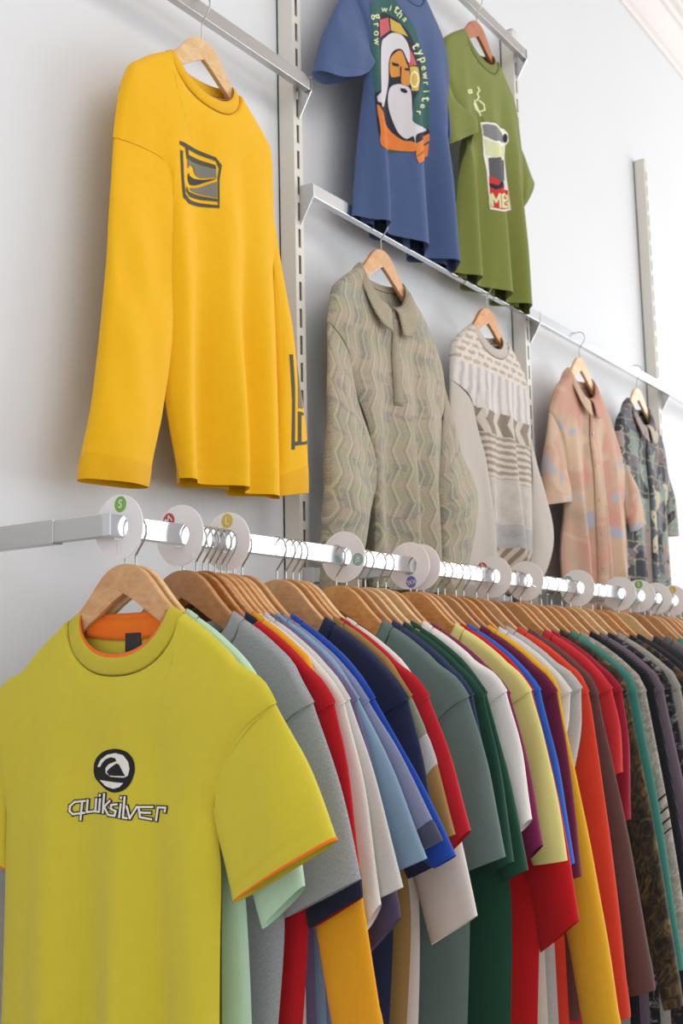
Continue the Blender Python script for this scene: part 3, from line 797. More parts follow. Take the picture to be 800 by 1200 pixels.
LET = [[(202, 392), (142, 398), (114, 422), (112, 452), (130, 470), (198, 462)], [(186, 394), (175, 502)], [(218, 388), (212, 458), (262, 452)], [(268, 382), (262, 454), (280, 456)],
       [(290, 382), (284, 456)], [(288, 357), (287, 362)], [(314, 352), (306, 462)], [(346, 392), (314, 428), (338, 474)], [(388, 412), (356, 416), (352, 438), (382, 452), (374, 480), (340, 474)],
       [(411, 412), (402, 488)], [(413, 371), (412, 376)], [(434, 370), (424, 490), (446, 494)], [(446, 424), (464, 494), (506, 426)], [(598, 428), (516, 428), (524, 488), (590, 500)], [(524, 460), (584, 462)], [(618, 506), (628, 430), (672, 432), (668, 456)]]
lm.strokes('lettering_outline', [z5(q) for q in LET], 26/5, M_BLACK, .0008, pr_)
lm.strokes('lettering', [z5(q) for q in LET], 12/5, M_WHITE, .0014, pr_)
# badge low on the forest green t-shirt
gb = GAR[18]; z_ = lambda pts: zoomed(560, 960, 5, pts)
b1 = gb.decal('badge_print', [z_([(200, 1120), (215, 1060), (258, 1045), (262, 1200), (215, 1200)])], M_WHITE, .0008)
gb.decal('badge_yellow', [z_([(208, 1120), (222, 1070), (256, 1056), (258, 1190), (220, 1190)])], plain('print_yellow', 'd9a91c', .8), .0013, b1)
gb.decal('badge_black', [z_([(235, 1130), (256, 1105), (256, 1200), (232, 1200)])], M_BLACK, .0018, b1)

# size dividers: slit plastic discs threaded on the rail
M_ST = {'green': plain('sticker_green', '7bb24a', .4), 'red': plain('sticker_red', 'c8483f', .4), 'yellow': plain('sticker_yellow', 'd9ba4a', .4), 'teal': plain('sticker_teal', '8fb5ac', .4), 'violet': plain('sticker_violet', '6f6fb4', .4)}
DR, DHole, DZ = .0475, .0185, L_T-.0170
def disc(px, letter, colour, ang, label):
    X = float(on_y(px, 620+.105*px-8, LY)[0]) if px > 150 else LX0+.026
    d = thing('size_divider', label, 'size divider', (X, LY, DZ-DR), 'size dividers on the clothes rail')
    K = 56; th = .0009; V = []; slit = .03
    for k in range(K+1):
        a_ = math.radians(ang)+math.pi+slit/2+(2*math.pi-slit)*k/K
        for R_, n_ in ((DR, th), (DHole, th), (DHole, -th), (DR, -th)):
            V.append((X-n_, LY-R_*math.cos(a_), DZ+R_*math.sin(a_)))
    Fc = [(k*4+j, k*4+(j+1) % 4, k*4+4+(j+1) % 4, k*4+4+j) for k in range(K) for j in range(4)]+[(0, 1, 2, 3), (K*4+3, K*4+2, K*4+1, K*4)]
    mesh_obj('disc', V, Fc, M_CARD, d, smooth=False)
    if not letter: return
    a_ = math.radians(ang); rc = .0335; ca, cz = rc*math.cos(a_), rc*math.sin(a_); rr = .0118
    pts = ell(0, 0, rr, rr, 28); V = [(X-th-.0003, LY-(ca+p[0]), DZ+cz+p[1]) for p in pts]+[(X-th, LY-(ca+p[0]), DZ+cz+p[1]) for p in pts]
    st = mesh_obj('sticker', V, [tuple(range(28))]+[(k, (k+1) % 28, 28+(k+1) % 28, 28+k) for k in range(28)], M_ST[colour], d, smooth=False)
    st['label'] = colour+' round size sticker'
    v, f = glyphs(letter); h = v[:, 1].max()-v[:, 1].min(); v = v/h*(.0125 if len(letter) == 1 else .0085); 
    rot = a_-math.pi/2; c_, s_ = math.cos(rot), math.sin(rot)
    vv = np.stack([ca+v[:, 0]*c_-v[:, 1]*s_, cz+v[:, 0]*s_+v[:, 1]*c_], 1)
    mesh_obj('size_letter', [(X-th-.0006, LY-p[0], DZ+p[1]) for p in vv], f, M_WHITE, st, smooth=False)
disc(136, 'S', 'green', 84, 'white disc divider with green S sticker at the near end of the rail')
disc(211, 'M', 'red', 132, 'white disc divider with red M sticker before the grey tee hanger')
disc(266, 'L', 'yellow', 88, 'white disc divider with yellow L sticker among clustered hooks')
disc(402, 'XL', 'teal', -12, 'white disc divider with teal XL sticker in front of the knit polo')
disc(479, 'XXL', 'violet', -82, 'white disc divider with violet XXL sticker')
disc(492, None, None, 60, 'blank white disc divider tucked behind the violet XXL one')
disc(577, 'M', 'red', 138, 'white disc divider with red M sticker below the sand jumper')
disc(615, 'L', 'yellow', 150, 'white disc divider with yellow sticker turned to the wall')
disc(676, 'XL', 'teal', 140, 'white disc divider with teal sticker below the pink shirt')
disc(725, None, None, 60, 'blank white disc divider between the teal and green stickered ones')
disc(748, 'S', 'green', 88, 'white disc divider with green sticker below the dark patterned shirt')
disc(768, None, None, 45, 'blank white disc divider between the green and yellow stickered ones')
disc(787, 'L', 'yellow', 86, 'white disc divider with yellow sticker at its top, far along the rail')

# ------------------------------------------------------------------ the display wall
DISP = 'garments displayed on the wall rails'; DH = 'wooden hangers on the wall rails'
def wall_garment(name, label, cat, Xc, mat, apex, nbL, nbR, df, db, shL, shR, pitL, pitR, sideL, sideR, hemz, folds, seed, t=.022, hemf=None, rough=.006, res=1.3, **k):
    fr = Frame('wall', Xc); P = lambda q: fr.px(*q) if abs(q[0]) > 5 else q
    shL, shR, sideL, sideR = [[P(q) for q in l] for l in (shL, shR, sideL, sideR)]; pitL, pitR = P(pitL), P(pitR)
    hz = lambda a: apex-hdrop(a)+.007; zn = hz(.107); nbL = nbR = .107
    shL = [(-.15, hz(.15)), (-.19, hz(.19)), (-.209, hz(.206)-.002)]+shL; shR = [(.15, hz(.15)), (.19, hz(.19)), (.209, hz(.206)-.002)]+shR
    sp = dict(zn=zn, nb=(nbL, nbR), df=df, db=db, shL=shL, shR=shR, sideL=sideL, sideR=sideR, pitL=pitL, pitR=pitR, hemz=hemz, t=t, folds=folds,
              rough=rough, tarm=.012, nbulge=k.get('nbulge', .014), tmin=.008, edge=k.get('edge', 3.0))
    if hemf: sp['hemf'] = hemf
    g = Garment(name, label, cat, fr, {'body': mat}, sp, DISP, seed, res); g.P = P; g.body(); return g
def wsl(g, outer, inner, mat, **k):
    return g.sleeve([g.P(q) for q in outer], [g.P(q) for q in inner], mat, .012, k.pop('t1', .022), **k)
def wall_hanger(label, X, z, top, mat): hanger(label, (X, WY, z), top, 0, mat, True, DH)
# the swivelled hooks reach back over the rail
# --- yellow long-sleeve
YEL = F_('efb613'); GREY_P = plain('print_grey', '4a493c', .8); PR_DK = plain('print_dark_slate', '35363a', .8); GREY_L = plain('print_light_grey', '77746a', .8)
y = wall_garment('long_sleeve_shirt', 'bright yellow long-sleeve shirt with grey square wave print', 'shirt', 1.70, YEL, 2.632, .108, .106, .082, .024,
    [(-.232, 2.42), (-.247, 2.33)], [(313, 216)], (194, 250), (318, 345),
    [(186, 190), (194, 225), (194, 250), (190, 330), (189, 440), (202, 562)], [(316, 280), (318, 345), (323, 450), (325, 582)], 1.725,
    [(-.10, .03, .022, .03), (-.035, .03, -.018, .02), (.035, .035, .024, .03), (.10, .028, -.022, .03), (.16, .03, .020, .03)], 3, t=.026, rough=.012)
wsl(y, [(-.247, 2.33), (116, 380), (90, 562)], [(194, 250), (190, 430), (166, 573)], YEL, t1=.028, n1=.012, cuff=(.075, F_('e6ac12', 'rib'), .0012), wr=.010)
wsl(y, [(313, 216), (340, 390), (356, 500), (358, 578)], [(318, 345), (322, 470), (322, 582)], YEL, t1=.026, n1=-.004, cuff=(.10, F_('e6ac12', 'rib'), .0012), wr=.006)
y.collar(.088, .066, .012, F_('e9b013', 'rib'), lift=.012, thick=.0022)
y.label(plain('label_brown', '6b5a45', .6), a0=-.03, a1=.01)
y.seam([(-.246, 2.33), y.P((165, 176)), y.P((186, 191)), y.P((194, 225)), y.P((194, 250))], YEL)
zy = lambda pts: zoomed(128, 47, 4.255, pts)
yp = y.decal('chest_print', [zy([(350, 502), (372, 510), (530, 585), (560, 625), (548, 700), (548, 838), (395, 815), (368, 785), (360, 700), (353, 548), (366, 552), (372, 700), (380, 768), (400, 796), (540, 824), (538, 690), (545, 640), (530, 604), (372, 532), (350, 520)])], GREY_P, .0010)
yp['label'] = 'grey square print with curling wave'
y.decal('print_band', [zy([(378, 534), (392, 540), (394, 572), (528, 624), (532, 646), (386, 592)])], GREY_P, .0012, yp)
y.decal('print_band', [zy([(384, 728), (396, 756), (538, 792), (538, 806), (398, 780), (382, 752)])], GREY_P, .0012, yp)
y.decal('print_panel', [zy([(390, 596), (530, 648), (532, 686), (450, 688), (425, 670), (417, 636), (403, 622), (389, 640)])], GREY_L, .0014, yp)
y.decal('print_panel', [zy([(398, 738), (442, 738), (534, 706), (536, 786), (406, 752)])], GREY_L, .0014, yp)
y.decal('print_swoosh', [smooth(zy([(392, 662), (400, 680), (425, 694), (470, 698), (530, 692), (470, 712), (430, 724), (402, 722), (391, 695)]))], PR_DK, .0020, yp)
# sleeve print, laid on the right sleeve
def lay_on(obj, g, name, polys, mat, off=.0009, n_plane=.02):
    me = obj.data; l = parent_loc(obj); vv = [Vector(v.co)+l for v in me.vertices]
    keep = g.bvh; g.bvh = BVHTree.FromPolygons(vv, [list(p.vertices) for p in me.polygons])
    root = g.root; o = g.decal(name, polys, mat, off, obj, n_plane); g.bvh = keep; return o
slv = [c for c in y.root.children if c.name.startswith('sleeve')][1]
z7 = lambda pts: zoomed(320, 400, 7.5, pts)
sp_ = lay_on(slv, y, 'sleeve_print', [z7([(140, 115), (172, 115), (190, 400), (188, 952), (158, 952), (166, 520)]), z7([(188, 880), (270, 884), (296, 870), (294, 905), (188, 918)]), z7([(216, 615), (280, 625), (282, 650), (246, 650), (246, 885), (216, 885)])], GREY_P)
lay_on(slv, y, 'sleeve_print_panel', [z7([(204, 160), (230, 160), (272, 590), (218, 590)])], GREY_L)
wall_hanger('pale birch hanger holding the yellow long-sleeve shirt', 1.70, 2.632, HL_T, WOOD_PALE)

# --- blue t-shirt with the painted portrait
BLU = F_('485c86')
b = wall_garment('t_shirt', 'denim blue t-shirt with painted bearded face print', 't-shirt', 2.485, BLU, 3.25, .105, .105, .08, .022,
    [(-.255, 3.02)], [(.255, 3.02)], (424, 82), (516, 168),
    [(-.215, 2.98), (-.19, 2.92), (424, 82), (420, 150), (413, 262)], [(.225, 2.95), (516, 168), (524, 240), (531, 310)], 2.437,
    [(-.17, .03, .030, .0), (-.10, .04, -.022, .0), (-.01, .04, .026, .03), (.075, .035, -.028, .03), (.15, .04, .034, .03)], 5, t=.028)
wsl(b, [(-.255, 3.02), (380, 40), (368, 84)], [(424, 82), (430, 78), (425, 86)], BLU, t1=.03, wr=.008, hemdip=.02)
wsl(b, [(.255, 3.02), (511, 90), (521, 148)], [(516, 168), (516, 170), (514, 174)], BLU, t1=.024, wr=.006)
b.collar(.088, .064, .012, BLU, lift=.012)
z6 = lambda pts: zoomed(420, 0, 6, pts)
pc = lambda n_, c_: plain(n_, c_, .85)
TEAL, PW, PK, OCH, FACE, ORG, PBK, CRM = pc('print_teal', '2c5a58'), pc('print_hair', 'cfcbd0'), pc('print_rose', 'bf5660'), pc('print_ochre', 'c7a84c'), pc('print_face', 'cf8b3a'), pc('print_orange', 'd97a34'), pc('print_ink', '1f2330'), pc('print_cream', 'dcdfae')
bp = b.decal('portrait_print', [z6([(80, 20), (150, -40), (230, -40), (300, 60), (400, 210), (470, 420), (495, 640), (495, 900), (480, 1100), (420, 1150), (390, 1065), (170, 1035), (150, 930), (120, 700), (100, 560), (90, 300)])], TEAL, .0008, n_plane=.03)
bp['label'] = 'painted print of a white-bearded face ringed with handwriting'
L = lambda n_, p_, m_, o_: b.decal(n_, [smooth(z6(q)) if len(q) > 6 else z6(q) for q in p_], m_, o_, bp, n_plane=.03)
L('print_outline', [[(140, 130), (230, 115), (330, 200), (400, 330), (440, 520), (420, 650), (390, 700), (380, 860), (490, 910), (480, 960), (400, 1000), (170, 1000), (120, 760), (115, 650), (160, 600)]], PBK, .0012)
for q in ([(145, 140), (205, 125), (218, 215), (150, 265)], [(345, 330), (375, 380), (405, 460), (350, 465)]): L('print_halo_rose', [q], PK, .0016)
for q in ([(218, 130), (290, 170), (345, 260), (300, 240), (225, 215)], [(355, 470), (415, 475), (428, 560), (415, 640), (370, 640)]): L('print_halo_ochre', [q], OCH, .0016)
L('print_robe', [[(125, 740), (165, 780), (200, 900), (300, 985), (385, 1000), (390, 1065), (170, 1035), (150, 900)], [(400, 1010), (492, 940), (495, 990), (400, 1100)], [(400, 1105), (490, 1010), (480, 1100), (420, 1150)]], ORG, .0020)
L('print_hair', [[(155, 330), (190, 260), (240, 232), (300, 250), (345, 320), (358, 420), (345, 440), (300, 350), (240, 360), (208, 430), (205, 560), (195, 640), (170, 750), (158, 700)], [(125, 680), (160, 640), (165, 730), (130, 715)]], PW, .0022)
L('print_face', [[(215, 430), (250, 375), (295, 360), (330, 440), (355, 520), (352, 600), (300, 590), (285, 540), (225, 545)]], FACE, .0022)
L('print_beard', [[(215, 620), (260, 595), (310, 600), (360, 640), (372, 800), (380, 860), (470, 915), (400, 950), (395, 1030), (380, 960), (330, 978), (270, 930), (215, 800), (200, 700)]], PW, .0026)
L('print_features', [[(228, 438), (278, 452), (276, 472), (232, 462)], [(318, 480), (350, 482), (348, 500), (320, 498)], [(285, 470), (296, 470), (292, 560), (284, 560)], [(285, 622), (320, 625), (340, 648), (322, 660), (290, 645)], [(215, 545), (280, 545), (290, 585), (230, 600), (205, 610)]], PBK, .0030)
L('print_earring', [ell(388, 560, 32, 60, 20)], CRM, .0020); L('print_earring_inner', [ell(388, 560, 22, 45, 20)], OCH, .0024)
def along(word, path, hh, rot):
    P = cr(path, len(word)); return [(c_, *zoomed(420, 0, 6, [p])[0], hh, r_) for c_, p, r_ in zip(word, P, np.linspace(rot[0], rot[1], len(word)))]
b.text('handwritten_word', along('grow', [(118, 95), (118, 175), (118, 235), (120, 290)], 9.5, (-78, -86)) if 0 else along('grow', [(112, 120), (118, 185), (118, 240), (118, 295)], 10, (80, 86)), CRM, .0026, bp)['kind'] = 'stuff'
b.text('handwritten_word', along('witha', [(176, 72), (206, 62), (230, 58), (260, 68), (318, 140)], 9, (5, 50)), CRM, .0026, bp)['kind'] = 'stuff'
b.text('handwritten_word', along('typewriter', [(398, 325), (418, 385), (440, 440), (455, 500), (462, 555), (468, 610), (470, 655), (466, 700), (445, 745), (415, 795)], 9.5, (62, 100)), CRM, .0026, bp)['kind'] = 'stuff'
wall_hanger('wooden hanger holding the denim blue t-shirt', 2.485, 3.25, HR_T, WOOD_RED)

# --- green t-shirt
GRN = F_('7c8340')
g_ = wall_garment('t_shirt', 'olive green t-shirt with a cartoon jar print', 't-shirt', 2.925, GRN, 3.252, .108, .106, .082, .022,
    [(-.245, 3.02)], [(605, 160)], (560, 146), (609, 238),
    [(-.20, 2.97), (-.14, 2.90), (552, 156), (536, 195), (531, 322)], [(607, 200), (609, 238), (613, 300), (619, 366)], 2.435,
    [(-.13, .03, .030, .0), (-.06, .035, -.024, .0), (.02, .035, .028, .03), (.095, .03, -.028, .03), (.16, .035, .03, .03)], 8, t=.028)
wsl(g_, [(-.245, 3.02), (513, 130), (516, 172)], [(560, 146), (556, 150), (551, 156)], GRN, t1=.03, n1=.012, wr=.006)
wsl(g_, [(605, 160), (613, 188), (622.5, 212)], [(609, 238), (609, 240), (609, 246)], GRN, t1=.022, wr=.005)
g_.collar(.088, .066, .012, F_('767d3c', 'rib'), lift=.012)
z63 = lambda pts: zoomed(520, 80, 6.32, pts)
gp = g_.decal('jar_print', [z63([(270, 400), (320, 400), (440, 450), (470, 480), (478, 540), (450, 575), (445, 660), (475, 900), (495, 1050), (440, 1062), (340, 1045), (315, 760), (290, 640)])], M_WHITE, .0008, n_plane=.03)
gp['label'] = 'cartoon jar print with red panel and pale letters'
Lg = lambda n_, p_, m_, o_: g_.decal(n_, [z63(q) for q in p_], m_, o_, gp, n_plane=.03)
Lg('print_lid', [[(280, 420), (320, 412), (420, 470), (440, 510), (435, 550), (380, 540), (290, 500)]], pc('print_mid_grey', '7d7d80'), .0013)
Lg('print_knob', [ell(450, 520, 18, 34, 18)], PBK, .0016)
Lg('print_shade', [[(292, 520), (380, 552), (440, 580), (440, 650), (380, 665), (310, 640)]], pc('print_pale_green', 'd3d6a8'), .0013)
Lg('print_glass', [[(325, 665), (440, 680), (445, 830), (420, 860), (335, 800)]], pc('print_dark_grey', '58585c'), .0013)
Lg('print_red', [[(330, 800), (400, 820), (420, 860), (450, 900), (470, 905), (485, 1035), (440, 1048), (345, 1030), (335, 890)]], pc('print_red', 'c9322c'), .0016)
Lg('print_ink_line', [[(330, 850), (400, 870), (420, 840), (445, 880), (380, 900), (335, 880)]], PBK, .0020)
g_.strokes('letters_mb', [z63(q) for q in ([(355, 1020), (352, 935), (382, 990), (408, 935), (415, 1028)], [(436, 1030), (430, 940), (462, 945), (466, 975), (440, 982), (472, 995), (474, 1025), (436, 1030)], [(336, 1000), (336, 940)])], 2.6, CRM, .0022, gp, n_plane=.03)
g_.strokes('steam_print', [z63(q) for q in ([(180, 165), (200, 160), (205, 180), (185, 185), (180, 165)], [(250, 140), (262, 165), (245, 190), (258, 215), (240, 240)], [(225, 240), (250, 300), (270, 350)], [(262, 240), (295, 270), (300, 310), (270, 320)], [(222, 260), (235, 300), (262, 330)])], 1.8, CRM, .0010, gp, n_plane=.03)
wall_hanger('reddish wooden hanger holding the olive green t-shirt', 2.925, 3.252, HR_T, WOOD_RED)

# --- knit polo
t = NT('zigzag_knit'); uv = t.uv(); x, y_, _ = t.xy(uv)
tri = t.math('PINGPONG', t.math('MULTIPLY', y_, 1.0), .042)
zx = t.math('ADD', x, t.math('MULTIPLY', tri, .4)); cell = t.math('MULTIPLY', zx, 1/.031)
fr_ = t.math('FRACT', cell); ln_ = t.math('LESS_THAN', t.math('ABSOLUTE', t.math('SUBTRACT', fr_, .5)), .06)
ln2 = t.math('LESS_THAN', t.math('ABSOLUTE', t.math('SUBTRACT', fr_, .28)), .05)
row = t.noise(t.vec(t.math('MULTIPLY', t.math('FLOOR', cell), .37), t.math('MULTIPLY', y_, 9)), 1.6, 2, .6)
hb = t.noise(t.vec(0.0, t.math('MULTIPLY', y_, 6.5)), 1.7, 1)
base = t.ramp(hb, [(.30, '89866f'), (.42, '988a76'), (.5, 'a08d80'), (.58, '8e8b71'), (.68, '7f8281')])
patch = t.ramp(row, [(.55, '000000'), (.58, 'ffffff')])
c1 = t.mix(t.math('MULTIPLY', patch, .62), base, lin('4d5a66'))
gr = t.noise(uv, 380, 3, .85); c2 = t.mix(t.math('MULTIPLY_ADD', gr, 3.0, -1.15), c1, lin('c9bfa6'))
c3 = t.mix(t.math('MULTIPLY', ln2, .45), c2, lin('6d7466'))
t.color(t.mix(t.math('MULTIPLY', ln_, .6), c3, lin('c6c49b'))); t.b.inputs['Roughness'].default_value = .95; t.b.inputs['Sheen Weight'].default_value = .15
hgt = t.math('ADD', t.math('MULTIPLY', ln_, 1.0), t.math('MULTIPLY', gr, .8)); t.bump(hgt, .6, .0022); KN = t.m
TAN = F_('a89d86', 'knit')
k = wall_garment('knit_polo_shirt', 'sage and taupe zigzag knit polo shirt with plain collar', 'polo shirt', 2.36, KN, 2.388, .092, .092, .085, .02,
    [(-.238, 2.15)], [(514, 425)], (409, 440), (518, 500),
    [(403, 414), (409, 440), (428, 520), (432, 600), (430, 720)], [(516, 455), (516, 520), (512, 600), (508, 720)], 1.56,
    [(-.10, .03, .022, .02), (-.03, .03, -.02, .02), (.04, .03, .026, .03), (.10, .03, -.024, .03), (.16, .03, .022, .03)], 12, t=.028)
wsl(k, [(-.238, 2.15), (383, 470), (376, 580), (374, 700)], [(409, 440), (427, 540), (420, 610), (408, 700)], KN, t1=.034, n1=.016, cuff=(.08, TAN), wr=.010)
wsl(k, [(514, 425), (530, 510), (549, 598), (524, 700)], [(518, 500), (512, 560), (510, 620), (500, 705)], KN, t1=.034, n1=.020, cuff=(.08, TAN), wr=.010)
k.shirt_collar(TAN, stand=.016, wback=.05, wfront=.085, open_=.10)
m = [k.project(a, z, .0022) for a, z in [(.0, 2.205-.009*i) for i in range(21)]]
def placket(g, a0, z0, z1, w, mat, n=22, lean=0.0, name='placket'):
    V = []; 
    for i in range(n):
        z = z0+(z1-z0)*i/(n-1); c = a0+lean*i/(n-1)
        for da in (-w/2, 0, w/2):
            h = g.project(c+da, z, .0022); V.append(tuple(h) if h is not None else tuple(g.fr.w(c+da, z, .03)))
    F = [(3*i+j, 3*i+j+1, 3*i+j+4, 3*i+j+3) for i in range(n-1) for j in (0, 1)]
    o = mesh_obj(name, V, F, mat, g.root, np.array([(v[0], v[2]) for v in V])); md = o.modifiers.new('thick', 'SOLIDIFY'); md.thickness = .002
    return o
placket(k, .012, 2.212, 2.0, .026, TAN)
wall_hanger('wooden hanger holding the zigzag knit polo', 2.36, 2.388, MID_T, WOODS[0])

# --- sand jumper
SAND = F_('b3a99f', 'heather', 'cbc2b8')
t = NT('sand_motif_knit'); uv = t.uv(); x, y_, _ = t.xy(uv)
n1 = t.noise(uv, 26, 3, .6); sc = t.n('ShaderNodeTexBrick'); sc.inputs['Scale'].default_value = 1
nb_ = t.noise(uv, 60, 2, .6); t.l(t.vec(t.math('MULTIPLY_ADD', nb_, .03, x), t.math('MULTIPLY_ADD', nb_, .022, y_)), sc.inputs['Vector']); sc.inputs['Brick Width'].default_value = .05; sc.inputs['Row Height'].default_value = .022; sc.inputs['Mortar Size'].default_value = .007; sc.inputs['Mortar Smooth'].default_value = .3
sc.inputs['Color1'].default_value = (*lin('bba996'), 1); sc.inputs['Color2'].default_value = (*lin('b3a08d'), 1); sc.inputs['Mortar'].default_value = (*lin('d8cfc6'), 1)
cab = t.math('SINE', t.math('ADD', t.math('MULTIPLY', x, 150), t.math('MULTIPLY', n1, 4)))
cable = t.ramp(t.math('MULTIPLY_ADD', cab, .5, .5), [(.05, 'b5b2b1'), (.5, 'd0c9c3'), (.9, 'd8d1ca')])
wav = t.math('SINE', t.math('ADD', t.math('MULTIPLY', x, 85), t.math('MULTIPLY', t.math('PINGPONG', y_, .05), 60)))
brn = t.ramp(t.math('MULTIPLY_ADD', wav, .5, .5), [(.35, '857766'), (.62, '8f8170'), (.72, 'c9c0b4')])
st_ = t.math('SINE', t.math('ADD', t.math('MULTIPLY', y_, 330), t.math('MULTIPLY', n1, 5)))
strp = t.ramp(t.math('MULTIPLY_ADD', st_, .5, .5), [(.35, '9a8b7b'), (.65, 'c8bfb3')])
dg = t.math('SINE', t.math('MULTIPLY', t.math('SUBTRACT', x, t.math('MULTIPLY', y_, .9)), 190))
diag = t.ramp(t.math('MULTIPLY_ADD', dg, .5, .5), [(.4, '857563'), (.6, 'bdb1a2')])
pl_ = t.ramp(n1, [(.3, 'b6aca3'), (.7, 'c9c1b8')]); gy_ = t.ramp(n1, [(.35, '9c9a99'), (.7, 'b5b1ae')])
def over(cur, z, new): return t.mix(t.math('LESS_THAN', t.math('ADD', y_, t.math('MULTIPLY', n1, .012)), z), cur, new)
c = over(sc.outputs[0], 2.192, cable); c = over(c, 2.085, brn); c = over(c, 2.02, strp); c = over(c, 1.90, pl_); c = over(c, 1.775, gy_); c = over(c, 1.71, diag)
t.color(c); t.b.inputs['Roughness'].default_value = .95; t.b.inputs['Sheen Weight'].default_value = .2
t.bump(t.math('ADD', t.noise(uv, 300, 3, .7), t.math('MULTIPLY', cab, .4)), .5, .002); SM = t.m
sd = wall_garment('jumper', 'sand and grey jumper with brown motif bands', 'jumper', 2.915, SM, 2.382, .088, .092, .075, .02,
    [(-.232, 2.13)], [(.222, 2.12)], (553, 492), (622, 560),
    [(546, 468), (553, 492), (562, 540), (570, 620), (575, 720)], [(617, 520), (621, 560), (623, 640), (624, 720)], 1.58,
    [(-.08, .03, .022, .02), (-.01, .035, -.02, .02), (.06, .03, .026, .03), (.12, .03, -.022, .03)], 14, t=.028, rough=.004)
wsl(sd, [(-.232, 2.13), (525, 550), (524, 640), (530, 705)], [(553, 492), (568, 570), (576, 640), (574, 705)], SAND, t1=.028, n1=-.006, cuff=(.08, F_('a89e94', 'rib')), wr=.006)
wsl(sd, [(.222, 2.12), (628, 550), (643, 622), (634, 664), (618, 710)], [(622, 560), (620, 600), (620, 640), (610, 715)], SAND, t1=.034, cuff=(.07, F_('a89e94', 'rib')), wr=.006)
sd.collar(.074, .056, .012, F_('c3b9ae', 'rib'), lift=.010)
wall_hanger('amber wooden hanger holding the sand motif jumper', 2.915, 2.382, MID_T, WOODS[2])

# --- pink patterned shirt
t = NT('peach_print_cotton'); uv = t.uv(); a1 = t.noise(uv, 5.0, 2, .5, .4); a2 = t.noise(uv, 6.5, 2, .5, .6)
nd = t.n('ShaderNodeVectorMath'); nd.operation = 'ADD'; t.l(uv, nd.inputs[0]); nd.inputs[1].default_value = (3.3, 1.7, 0); a3 = t.noise(nd.outputs[0], 8, 1, .5, .5)
c = t.ramp(a1, [(.40, 'c78f80'), (.50, 'c19b84'), (.58, 'b39881')]); c = t.mix(t.ramp(a2, [(.50, '000000'), (.58, 'ffffff')]), c, lin('c7a98e'))
c = t.mix(t.ramp(a3, [(.63, '000000'), (.68, 'ffffff')]), c, lin('a3a5b2')); t.color(c); t.b.inputs['Roughness'].default_value = .8
t.bump(t.noise(uv, 700, 2), .2, .001); PINK = t.m
def buttons(g, a0, zs, mat, lean=0.0):
    for i, z in enumerate(zs):
        h = g.project(a0+lean*i, z, .0048)
        if h is None: continue
        m = MB(); m.tube([h-Vector((0, .0015, 0)), h, h+Vector((0, .0015, 0))], [.0045, .0052, .0045], 14); m.build('button', mat, g.root)
pk = wall_garment('short_sleeve_shirt', 'peach and tan short-sleeve shirt with blue grey patches', 'shirt', 3.575, PINK, 2.383, .090, .092, .085, .02,
    [(-.262, 2.16)], [(.262, 2.16)], (662, 560), (726, 590),
    [(655, 515), (661, 560), (661, 610), (658, 660), (664, 730)], [(726, 545), (729, 590), (733, 640), (735, 730)], 1.535,
    [(-.13, .026, .034, .0), (-.05, .026, -.03, .02), (.03, .026, .034, .02), (.11, .026, -.032, .03), (.18, .026, .026, .03)], 17, t=.028)
wsl(pk, [(-.262, 2.16), (637, 545), (634, 592)], [(662, 560), (663, 575), (664, 588)], PINK, t1=.03, n1=.008, wr=.006)
wsl(pk, [(.262, 2.16), (738, 570), (746, 612)], [(726, 590), (730, 606), (733, 624)], PINK, t1=.024, n1=.02, wr=.006)
pk.shirt_collar(PINK, stand=.022, wback=.045, wfront=.07, open_=.08)
placket(pk, .01, 2.20, 1.56, .032, PINK, 34); buttons(pk, .01, [2.13, 2.02, 1.91, 1.80, 1.69], plain('button_horn', 'b89f86', .3))
wall_hanger('pale wooden hanger holding the peach patterned shirt', 3.575, 2.383, MID_T, WOODS[3])

# --- dark patterned shirt
t = NT('dark_collage_cotton'); uv = t.uv(); vo = t.n('ShaderNodeTexVoronoi'); vo.distance = 'CHEBYCHEV'; vo.inputs['Scale'].default_value = 14; t.l(uv, vo.inputs['Vector'])
cc = t.xy(vo.outputs['Color'])[0]; x, y_, _ = t.xy(uv)
c = t.ramp(cc, [(0, '30323b'), (.16, '6d646b'), (.30, '50585f'), (.42, '7f8f86'), (.54, '2b2d37'), (.64, '9a8784'), (.76, '626672'), (.86, 'beb29a'), (.94, '6f5a5c')], True)
zz = t.math('LESS_THAN', t.math('ABSOLUTE', t.math('SUBTRACT', t.math('FRACT', t.math('ADD', t.math('MULTIPLY', x, 17), t.math('MULTIPLY', t.math('PINGPONG', y_, .02), 24))), .5)), .07)
sel = t.math('GREATER_THAN', t.xy(vo.outputs['Color'])[1], .5)
c = t.mix(t.math('MULTIPLY', t.math('MULTIPLY', zz, sel), .8), c, lin('b9ae92'))
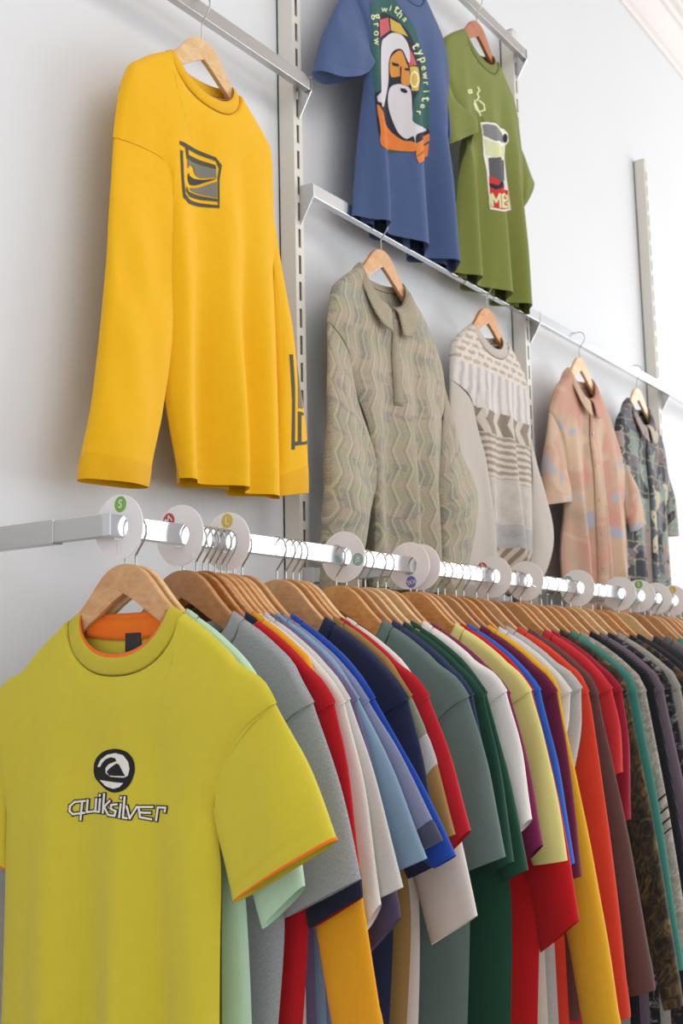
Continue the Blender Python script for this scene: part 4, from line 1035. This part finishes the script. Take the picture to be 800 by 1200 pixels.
ed = t.n('ShaderNodeTexBrick'); ed.offset = .37; ed.inputs['Scale'].default_value = 1; ed.inputs['Brick Width'].default_value = .085; ed.inputs['Row Height'].default_value = .062; ed.inputs['Mortar Size'].default_value = .0035
wob = t.noise(uv, 30, 2); t.l(t.vec(t.math('MULTIPLY_ADD', wob, .018, x), t.math('MULTIPLY_ADD', wob, -.018, y_)), ed.inputs['Vector']); c = t.mix(t.math('MULTIPLY', ed.outputs['Fac'], .45), c, lin('a89d86'))
c = t.mix(t.ramp(t.noise(uv, 60, 3, .7), [(.60, '000000'), (.70, 'ffffff')]), c, lin('3a3b44'))
t.color(c); t.b.inputs['Roughness'].default_value = .8; t.bump(t.noise(uv, 700, 2), .2, .001); DRK = t.m
dk = wall_garment('short_sleeve_shirt', 'dark collage print short-sleeve shirt with cream and teal motifs', 'shirt', 4.10, DRK, 2.383, .090, .092, .085, .02,
    [(-.245, 2.165)], [(.255, 2.165)], (-.22, 1.98), (.235, 1.98),
    [(-.235, 2.08), (-.22, 1.98), (-.22, 1.8), (-.225, 1.53)], [(.24, 2.08), (.235, 1.98), (.23, 1.8), (.235, 1.53)], 1.53,
    [(-.13, .03, .02, .0), (-.05, .03, -.018, .02), (.04, .03, .022, .02), (.13, .03, -.02, .03)], 19, t=.026)
wsl(dk, [(-.245, 2.165), (-.265, 2.02), (-.27, 1.87)], [(-.22, 1.98), (-.20, 1.92), (-.17, 1.86)], DRK, t1=.02, n1=-.02, wr=.005)
wsl(dk, [(.255, 2.165), (.30, 2.02), (.325, 1.87)], [(.235, 1.98), (.22, 1.92), (.205, 1.86)], DRK, t1=.028, wr=.005)
dk.shirt_collar(DRK, stand=.022, wback=.045, wfront=.075, open_=.08)
placket(dk, .01, 2.20, 1.56, .03, DRK, 34); buttons(dk, .01, [2.13, 2.02, 1.91, 1.80, 1.69], plain('button_dark', '2b2826', .3))
wall_hanger('wooden hanger holding the dark collage print shirt', 4.10, 2.383, MID_T, WOOD_PALE)
